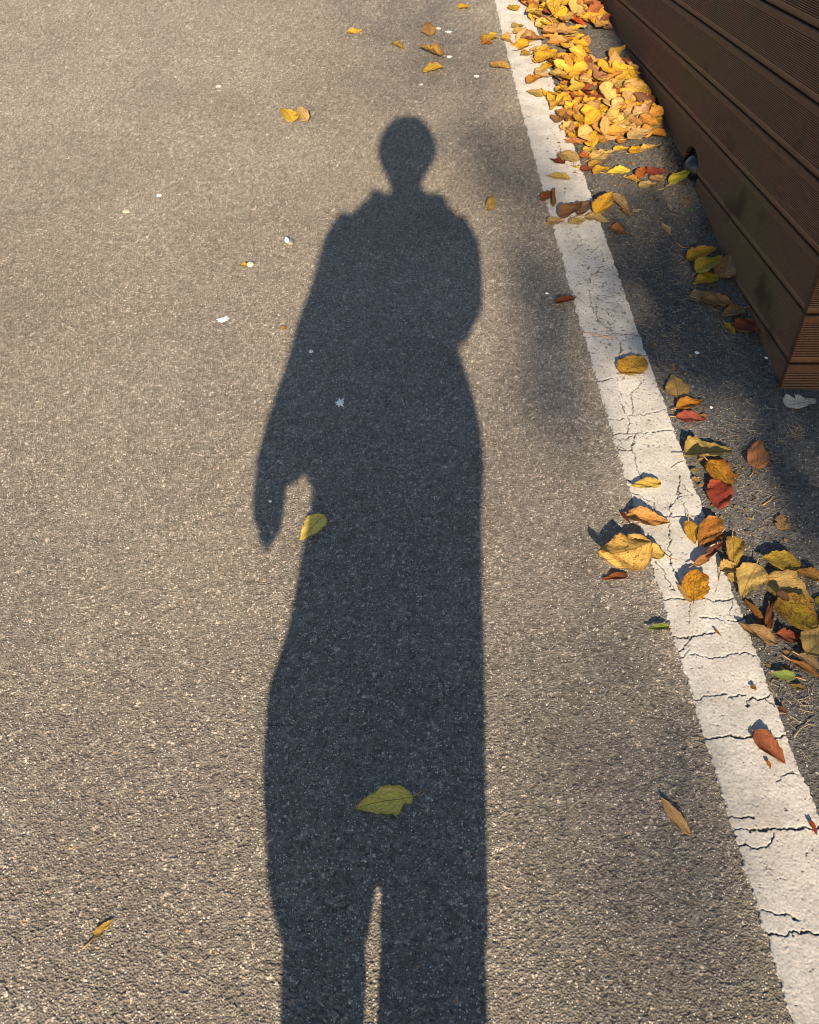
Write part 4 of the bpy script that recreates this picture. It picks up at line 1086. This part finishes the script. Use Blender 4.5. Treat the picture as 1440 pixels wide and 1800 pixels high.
 ('brown yellow leaf propped against the wall above the bare patch of the heap', (1072, 108), (1098, 86), .66, (.56, .36, .05), BRN, dict(lift=.01, curl=.5)),
 ('dark wine red curled leaf in the middle of the heap', (1018, 172), (1060, 190), .48, (.34, .075, .05), DRED, dict(lift=.032, curl=.8)),
 ('orange red leaf next to the wine red one in the heap', (1094, 178), (1062, 184), .55, (.62, .20, .06), RED, dict(lift=.034, curl=.6)),
 ('oval lemon yellow leaf in the middle of the heap', (1070, 160), (1045, 150), .62, (.82, .62, .13), YEL, dict(lift=.034, curl=.35, blotch=.05)),
 ('long golden curled leaf of the heap near the wall', (1116, 158), (1078, 156), .45, (.80, .53, .05), GOLD, dict(lift=.034, curl=.8)),
 ('olive tan leaf on the bare patch inside the heap', (1003, 72), (1028, 92), .72, (.56, .46, .14), OLV, dict(lift=.006, curl=.35)),
 ('orange brown leaf on the bare patch inside the heap', (983, 80), (1006, 70), .60, (.60, .27, .06), BRN, dict(lift=.004, curl=.5)),
 ('long tan leaf with a paler half above the bare patch', (952, 62), (1012, 62), .36, (.66, .37, .13), TAN, dict(lift=.01, curl=.6, bend=.3)),
 ('golden crumpled leaf over the left edge of the line beside the heap', (930, 86), (886, 97), .62, (.80, .47, .03), ORG, dict(lift=.008, curl=.7, wr2=.02, stalk=.03)),
 ('golden tan leaf on the line above the golden crumpled one', (880, 72), (916, 86), .7, (.74, .46, .09), TAN, dict(lift=.004, curl=.6)),
 ('bright golden round leaf on the right edge of the line in the heap', (942, 116), (978, 98), .85, (.80, .45, .03), ORG, dict(shape='round', lift=.012, curl=.4)),
 ('small orange brown curled leaf alone on the line left of the heap', (926, 152), (953, 140), .62, (.62, .28, .03), BRN, dict(curl=.9, lift=.006)),
 ('flat yellow tan leaf on the line below the small curled one', (956, 172), (926, 164), .52, (.70, .50, .13), TAN, dict(curl=.3)),
 ('golden yellow leaf at the top of the line near its left edge', (908, 22), (895, 12), .9, (.78, .50, .05), GOLD, dict(curl=.4)),
 ('flat yellow leaf lying on the line below two olive scraps', (902, 62), (934, 58), .42, (.72, .48, .10), TAN, dict(curl=.35)),
 ('olive brown leaf on the line above the flat yellow one', (900, 52), (920, 48), .5, (.46, .36, .10), BRN, dict(curl=.5)),
 ('rusty brown leaf reaching off the line at the bare patch', (914, 72), (956, 74), .46, (.46, .23, .09), BRN, dict(curl=.6, lift=.006)),
 ('brown leaf cut off by the top edge on the line', (896, -2), (918, 3), .7, BRN, DBR, dict(lift=.004)),
]
for label, b, t, wr, col, tone, kw in LS:
    leaf(label, b, t, wr, col, tone, **kw)

# the rest of the heap: a few meshes shared by many leaves
PILE = []
for q in range(18):
    rr = random.Random(100 + q)
    PILE.append(leaf_mesh(1.0, rr.choice((.55, .66, .75, .85)), rr.choice(('ovate', 'ovate', 'round', 'obovate')), rr.uniform(.02, .35), rr.uniform(-.2, .6),
                          rr.uniform(.05, .6), rr.uniform(.010, .024), 900 + q, rr.choice((0, 1, 1, 2)), rr.uniform(-.6, .6), 14, 6))
pr = random.Random(21)
PAL = [('golden yellow', (.82, .49, .045), GOLD, 34), ('buff', (.72, .49, .19), TAN, 26), ('tan', (.66, .38, .15), BRN, 15), ('orange', (.76, .35, .06), BRN, 18),
       ('reddish brown', (.44, .14, .05), DRED, 10), ('lemon yellow', (.80, .58, .12), BUFF, 9), ('brown', (.36, .19, .085), DBR, 8)]
bag = [p for p in PAL for _ in range(p[3])]
ZONES = [  # polygon corners in photograph pixels, leaves on top, leaves under them, stack height
    ([(912, -18), (1062, -18), (1066, 30), (1074, 62), (1045, 52), (1010, 36), (985, 45), (965, 58), (935, 42)], 66, 70, .016),
    ([(912, 62), (935, 78), (962, 100), (985, 118), (985, 150), (1000, 210), (1010, 228), (978, 212), (960, 165), (938, 110), (905, 84)], 15, 8, .008),
    ([(960, 52), (1012, 48), (1040, 62), (1030, 84), (1000, 104), (975, 100)], 9, 8, .008),
    ([(975, 105), (1020, 108), (1060, 118), (1090, 125), (1100, 180), (1105, 220), (1060, 232), (1010, 225), (990, 190), (985, 140)], 70, 90, .024),
    ([(1080, 118), (1102, 120), (1128, 165), (1150, 205), (1163, 232), (1140, 246), (1105, 240), (1090, 190), (1085, 150)], 34, 44, .022),
    ([(985, 215), (1060, 222), (1100, 235), (1095, 252), (1055, 254), (1035, 258), (1020, 248), (990, 230)], 12, 16, .014)]
LANDMARKS = [('the glossy red leaf', 1015, 49), ('the wine red curled leaf', 1040, 181), ('the large buff broad leaf', 1079, 198), ('the oval lemon yellow leaf', 1058, 155),
             ('the long golden curled leaf', 1097, 157), ('the olive tan bare-patch leaf', 1016, 82), ('the broad yellow line leaf', 990, 198),
             ('the bright golden round leaf', 960, 107), ('the large buff oval leaf', 1124, 244), ('the wall-propped leaf', 1085, 97),
             ('the long two-toned tan leaf', 982, 62), ('the line top', 890, 2), ('the small arched hole', 1153, 187), ('the far foot of the wall', 1062, 12)]
def inside(p, poly):
    c = False
    for (x0, y0), (x1, y1) in zip(poly, poly[1:] + poly[:1]):
        if (y0 > p[1]) != (y1 > p[1]) and p[0] < (x1 - x0) * (p[1] - y0) / (y1 - y0) + x0: c = not c
    return c
def spread(poly, n, placed):
    xs, yy_ = [p[0] for p in poly], [p[1] for p in poly]
    out = []
    while len(out) < n:
        best = None
        for _ in range(7):                                # keep the candidate farthest from its neighbours
            p = (pr.uniform(min(xs), max(xs)), pr.uniform(min(yy_), max(yy_)))
            if not inside(p, poly): continue
            d = min([math.hypot(p[0] - q[0], (p[1] - q[1]) * 1.6) for q in placed] + [99])
            if best is None or d > best[0]: best = (d, p)
        if best: out.append(best[1]); placed.append(best[1])
    return out
def pile_matrix(p, lift, tilt):
    g = ground(*p); a = pr.uniform(0, 2 * math.pi); L = pr.uniform(.052, .102)
    x = Vector((math.cos(a), math.sin(a), SLOPE * math.sin(a))).normalized()
    y = GN.cross(x); m3 = Matrix((x, y, GN)).transposed()
    m3 = Matrix.Rotation(pr.gauss(tilt, .22), 3, 'X') @ Matrix.Rotation(pr.gauss(0, .22), 3, 'Y') @ m3
    half = m3 @ Vector((L * .5, 0, 0))
    m = (m3 @ Matrix.Diagonal((L, L * pr.uniform(.85, 1.1), L))).to_4x4()
    low = min((m3 @ Vector((L * q, L * w_, 0))).dot(GN) for q in (0, 1) for w_ in (-.35, .35))
    base = g - half
    if max(base.x, (base + half * 2).x) > WALL_X - .015: base.x -= max(base.x, (base + half * 2).x) - WALL_X + .015
    m.translation = base + GN * (lift - min(0, low + half.dot(GN) * 0) * .6 + .004)
    return m
def shift(col):
    j = pr.uniform(.86, 1.1)
    k_ = LEAFK * 1.08
    return (min(1, col[0] * j) * k_, min(1, col[1] * j * pr.uniform(.93, 1.07)) * k_, col[2] * pr.uniform(.7, 1.2) * k_)
TOPS = []
CV, CF, CU, CT = [], [], [], []
base_uv = []
for me in PILE:
    co = np.empty(len(me.vertices) * 3, np.float32); me.vertices.foreach_get('co', co)
    lp = np.empty(len(me.loops), np.int32); me.loops.foreach_get('vertex_index', lp)
    u_ = np.empty(len(me.loops) * 2, np.float32); me.uv_layers[0].data.foreach_get('uv', u_)
    base_uv.append((co.reshape(-1, 3), lp.reshape(-1, 4), u_.reshape(-1, 2)))
nvs = 0
for poly, n_top, n_low, top in ZONES:
    placed = []
    for k, p in enumerate(spread(poly, n_low, placed)):   # the buried ones
        m = np.array(pile_matrix(p, top * .55 * pr.random(), .10)); co, lp, u_ = pr.choice(base_uv)
        CV.append(co @ m[:3, :3].T + m[:3, 3]); CF.append(lp + nvs); CU.append(u_ + pr.uniform(0, 40) // 1 * 0); nvs += len(co)
        CT.append(np.tile(np.array([*shift(pr.choice(bag)[1]), 1.0]), (len(co), 1)))
    placed = []
    for k, p in enumerate(spread(poly, n_top, placed)):
        o = link('fallen_leaf', pr.choice(PILE))
        word, col, tone, _ = pr.choice(bag)
        o.matrix_world = pile_matrix(p, top * (.35 + .65 * k / n_top), .15)
        o.color = (*shift(col), 1); o['tone'] = tuple(k_ * LEAFK for k_ in tone); o['blotch'] = pr.uniform(.05, .6)
        TOPS.append((o, word, p))
me = mesh_np('leaf_litter', np.concatenate(CV), np.concatenate(CF))
me.uv_layers.new(name='UVMap').data.foreach_set('uv', np.concatenate(CU).astype(np.float32).ravel())
ta = me.attributes.new('tint', 'FLOAT_COLOR', 'POINT'); ta.data.foreach_set('color', np.concatenate(CT).astype(np.float32).ravel())
lit = link('leaf_litter', smooth(me), M_LITTER); lit['blotch'] = .3; tag(lit, kind='stuff')
# name each leaf on top by its colour and where it lies from a landmark of the heap
ORD = ['closest', 'second closest', 'third closest', 'fourth closest', 'fifth closest', 'sixth closest', 'seventh closest', 'eighth closest', 'ninth closest', 'tenth closest']
books = {}
for o, word, p in TOPS:
    lm = min(LANDMARKS, key=lambda q: math.hypot(q[1] - p[0], (q[2] - p[1]) * 1.4))
    dx, dy = p[0] - lm[1], (p[1] - lm[2]) * 1.4
    side = ('to the right of' if dx > 0 else 'to the left of') if abs(dx) > abs(dy) else ('below' if dy > 0 else 'above')
    books.setdefault((word, side, lm[0]), []).append((math.hypot(dx, dy), o))
for (word, side, lm), lst in books.items():
    lst.sort(key=lambda q: q[0])
    for k, (d, o) in enumerate(lst):
        tag(o, f'{word} heap leaf {ORD[min(k, 9)]} {side} {lm}', 'leaf', 'dry leaves heaped between the white line and the wall')

# ------------------------------------------------------------------ small things on the ground
def splat(label, px, py, r, mat, seed, arms=9, spike=.9, name='bird_dropping', cat='splash'):
    rr = random.Random(seed); g = ground(px, py)
    e1 = Vector((1, 0, 0)); e2 = Vector((0, 1, SLOPE)).normalized()
    bm = bmesh.new(); c = bm.verts.new((0, 0, .0024)); ring = []
    n = 44
    amp = [rr.uniform(.1, 1) ** 2 for _ in range(arms)]
    for q in range(n):
        a = 2 * math.pi * q / n
        k = int(q / n * arms); f = abs(((q / n * arms) % 1) - .5) * 2
        rad = r * (.55 + spike * amp[k] * (1 - f) ** 1.5 + rr.uniform(-.08, .08))
        v = e1 * math.cos(a) * rad + e2 * math.sin(a) * rad
        ring.append((bm.verts.new(v * .8 + GN * .0026), bm.verts.new(v + GN * .0004)))
    for q in range(n):
        a, b = ring[q], ring[(q + 1) % n]
        bm.faces.new((c, a[0], b[0])); bm.faces.new((a[0], a[1], b[1], b[0]))
    o = link(name, bm_mesh(name, bm), mat); o.location = g
    return tag(o, label, cat)
splat('white starry splash inside the shadow at waist height', 598, 708, .017, M_WHITE, 1)
splat('white starry splash on the open road left of the shadow', 392, 562, .016, M_WHITE, 2)
splat('small white speck inside the shadow near the arm', 547, 618, .009, M_WHITE, 3, 5)
splat('elongated white splash beside the upright tan leaf near the top', 771, 50, .016, M_WHITE, 4, 6)
splat('faint white splash just below the elongated one near the top', 790, 56, .013, M_WHITE, 5, 7, 1.2)
splat('thin white splash right of the golden tan leaf', 789, 100, .014, M_WHITE, 6, 7, 1.2)
splat('long white splash nearest to the narrow yellow leaf at the line', 838, 134, .015, M_WHITE, 7, 6)
splat('white fleck above the shadow head on the road', 741, 149, .011, M_WHITE, 8, 6)
splat('white fleck far out on the left of the road', 385, 152, .012, M_WHITE, 9, 6)
splat('tiny white fleck beside the white line in the dappled shade', 961, 516, .006, M_WHITE, 10, 5)
splat('pale worn patch on the road far left beside the stones', 221, 372, .018, M_PALESTONE, 12, 8, .6)
splat('small pale splash on the road left of centre', 281, 344, .011, M_WHITE, 13, 6)

def pebble(label, px, py, r, mat, seed, sq=(1, .8, .55), name='pebble', sink=.25):
    rr = random.Random(seed); bm = bmesh.new()
    bmesh.ops.create_icosphere(bm, subdivisions=2, radius=1)
    for v in bm.verts:
        v.co *= 1 + .14 * math.sin(v.co.x * 3 + seed) * math.cos(v.co.y * 4 + seed * 2) + rr.uniform(-.05, .05)
        v.co = Vector((v.co.x * r * sq[0], v.co.y * r * sq[1], v.co.z * r * sq[2]))
    o = link(name, bm_mesh(name, bm, False), mat)
    o.location = ground(px, py) + GN * r * sq[2] * (1 - sink)
    o.rotation_euler = (R(9.4), 0, rr.uniform(0, 3))
    return tag(o, label, 'stone')
pebble('dark grey stone set in the road left of the shadow shoulder', 510, 426, .018, M_STONE, 3, (1.2, .8, .4), sink=.5)
pebble('lit facet of the dark grey stone in the road, painted white', 505, 428, .0085, M_WHITE, 4, (1.1, .8, .9), 'lit_facet', -.6)  # light on the stone's facet, set on as a white piece
pebble('pale pebble beside the small orange scrap on the open road', 441, 467, .013, M_PALESTONE, 5, sink=.35)
leaf('orange yellow leaf scrap against the pale pebble', (424, 468), (437, 470), .8, GOLD, ORG, curl=.8)
pebble('tiny round white pebble inside the shadow hand', 475, 882, .0045, M_WHITE, 6)
pebble('small white grit stone on the dark shoulder below the wall leaves', 1225, 621, .006, M_WHITE, 8)
pebble('small white grit stone close to the wall foot', 1347, 630, .005, M_WHITE, 9)
pebble('small white grit stone below the wall corner', 1250, 717, .005, M_WHITE, 10)

# soil and grit washed against the wall foot by the pipe: uncountable
rr = random.Random(5)
bm = bmesh.new()
for (px, py, sp, n, r0, r1) in ((1190, 262, 26, 150, .004, .014), (1180, 300, 24, 120, .003, .009), (1165, 205, 14, 40, .003, .009), (1205, 350, 16, 60, .003, .008), (1240, 395, 14, 40, .002, .007), (1262, 445, 12, 30, .002, .006), (1290, 500, 12, 30, .002, .006), (1330, 600, 12, 30, .002, .006), (1365, 680, 12, 40, .002, .007), (1405, 700, 24, 40, .002, .006), (1140, 150, 10, 30, .003, .008), (1108, 98, 10, 30, .004, .012), (1230, 420, 10, 24, .002, .006)):
    for _ in range(n):
        g = ground(px + rr.gauss(0, sp * .4), py + rr.gauss(0, sp * .45)); r = rr.uniform(r0, r1)
        if g.x > WALL_X + .02: continue
        m = Matrix.Translation(g + GN * r * .3) @ Matrix.Rotation(rr.uniform(0, 3), 4, 'Z') @ Matrix.Diagonal((r, r * rr.uniform(.5, 1), r * rr.uniform(.4, .9), 1))
        bmesh.ops.create_icosphere(bm, subdivisions=1, radius=1, matrix=m)
for v in bm.verts: v.co += Vector((rr.uniform(-1, 1), rr.uniform(-1, 1), rr.uniform(-1, 1))) * .0008
tag(link('soil', bm_mesh('soil', bm, False), M_SOIL), kind='stuff')

# crumbs of crushed leaf round the heap and along the wall: uncountable
KV, KF, KU, KC = [], [], [], []
for (px, py, rx, ry, n) in ((1040, 170, 60, 110, 160), (1000, 250, 40, 40, 60), (1090, 300, 70, 40, 70), (1180, 330, 40, 40, 50), (960, 60, 40, 50, 60), (1150, 620, 60, 120, 60), (1260, 900, 90, 120, 70), (1330, 1180, 70, 70, 50), (1060, 380, 60, 30, 40), (1290, 560, 30, 60, 30)):
    for _ in range(n):
        g = ground(px + rr.gauss(0, rx * .55), py + rr.gauss(0, ry * .55))
        if g.x > WALL_X - .012 or (on_line(g) and g.y < 2.6): continue
        a = rr.uniform(0, 6.28); r = rr.uniform(.0025, .008); n0_ = Vector((rr.gauss(0, .3), rr.gauss(0, .3) - SLOPE, 1)).normalized()
        e1 = n0_.orthogonal().normalized(); e1 = Matrix.Rotation(a, 3, n0_) @ e1; e2 = n0_.cross(e1); i = len(KV)
        c0 = g + GN * (.0028 + (.003 if on_line(g) else 0) + r * .12)
        KV.extend([c0 - e1 * r, c0 + e2 * r * rr.uniform(.3, .8) + GN * r * .15, c0 + e1 * r * rr.uniform(.6, 1.2), c0 - e2 * r * rr.uniform(.3, .8)])
        KF.append((i, i + 1, i + 2, i + 3)); k = rr.choice(((.46, .27, .08), (.40, .18, .06), (.22, .10, .045), (.52, .38, .14)))
        KC.extend([(*k, 1)] * 4)
me = mesh_np('leaf_crumbs', np.array(KV), np.array(KF)); me.uv_layers.new(name='UVMap')
me.attributes.new('tint', 'FLOAT_COLOR', 'POINT').data.foreach_set('color', np.array(KC, np.float32).ravel())
o = link('leaf_crumbs', me, M_LITTER); o['blotch'] = .2; tag(o, kind='stuff')

# dry pine needles and straw on the shoulder: uncountable
rr = random.Random(9)
NV, NF = [], []
def needle(g, L, w=.00052):
    a = rr.uniform(0, math.pi); k = rr.gauss(0, .45)
    p = g - Vector((math.cos(a), math.sin(a), SLOPE * math.sin(a))) * L / 2 + GN * .0022; i = len(NV)
    for q in range(5):
        d = Vector((math.cos(a), math.sin(a), SLOPE * math.sin(a))); s = Vector((-math.sin(a), math.cos(a), 0))
        hgt = GN * (.0008 * math.sin(q * 1.3 + L * 900))
        NV.extend([p + s * w + hgt, p + GN * w * 1.6 + hgt, p - s * w + hgt])
        if q:
            o = i + 3 * q
            NF.extend([(o - 3, o - 2, o + 1, o), (o - 2, o - 1, o + 2, o + 1)])
        p = p + d * L / 4; a += k / 4
def needles(px, py, rx, ry, n, L=(.009, .026)):
    for _ in range(int(n * .62)):
        for _t in range(20):
            x, y = px + rr.gauss(0, rx * .5), py + rr.gauss(0, ry * .5)
            g = ground(x, y)
            if g.x < WALL_X - .01 or g.y < CORNER_Y - .04: break
        needle(g, rr.uniform(*L))
for z in ((1180, 480, 90, 110, 330), (1250, 620, 90, 120, 300), (1330, 770, 80, 90, 200), (1120, 380, 60, 50, 110), (1170, 590, 40, 60, 120), (1330, 880, 90, 120, 150),
          (1180, 640, 30, 50, 90), (1400, 760, 20, 14, 50), (1165, 290, 30, 24, 70), (1060, 75, 50, 18, 80), (1060, 270, 60, 20, 50), (1400, 1240, 40, 60, 50),
          (1330, 1180, 60, 60, 60), (1150, 540, 100, 160, 160), (1075, 620, 20, 60, 14), (1230, 1280, 18, 60, 14), (1385, 920, 40, 20, 20)):
    needles(*z)
tag(link('pine_needles', mesh_np('pine_needles', np.array(NV), np.array(NF)), M_NEEDLE), kind='stuff')

def twig(label, pts, r=.0012, mat=M_STALK):
    bm = bmesh.new(); P = [ground(*p) + GN * .0035 for p in pts]
    o0 = P[0]; tube(bm, [p - o0 for p in P], [r * (1 - .5 * i / len(P)) for i in range(len(P))], 6)
    o = link('twig', bm_mesh('twig', bm), mat); o.location = o0
    tag(o, label, 'twig')
twig('reddish thin twig lying across the shaded line above the round golden leaf', [(1026, 586), (1050, 590), (1080, 597)], .0016)
twig('curved reddish twig on the shaded shoulder above the wall leaves', [(1188, 428), (1200, 437), (1219, 436)])
twig('thin straw curl on the shoulder at the picture edge low down', [(1395, 1298), (1405, 1283), (1420, 1275), (1433, 1276)], .0011, M_NEEDLE)
twig('bent dark straw on the shoulder beside the pinkish red leaf', [(1340, 890), (1355, 880), (1361, 870)], .001)
twig('thin stalk curving on the line between two cracks', [(1179, 824), (1190, 816), (1202, 812)], .001, M_BARK)
twig('short straw standing left of the line in dappled shade', [(1001, 610), (1003, 618), (1004, 626)], .0014, M_NEEDLE)

# a little weed at the wall foot
wd = bpy.data.objects.new('weed', None); COL.objects.link(wd); wd.location = ground(1213, 374)
tag(wd, 'tiny green weed sprouting at the wall foot below the drain pipe', 'weed')
for q in range(9):
    a = q * 2.4; L = rr.uniform(.008, .016)
    me = leaf_mesh(L, L * .5, 'ovate', .2, .5, .2, .01, 400 + q, 0, 0, 6, 4); me.materials.clear(); me.materials.append(M_WEED)
    o = link('leaf_blade', me, None, wd)
    o.rotation_euler = (0, -rr.uniform(.2, .9), a); o.location = (math.cos(a) * .004, math.sin(a) * .004, .004)
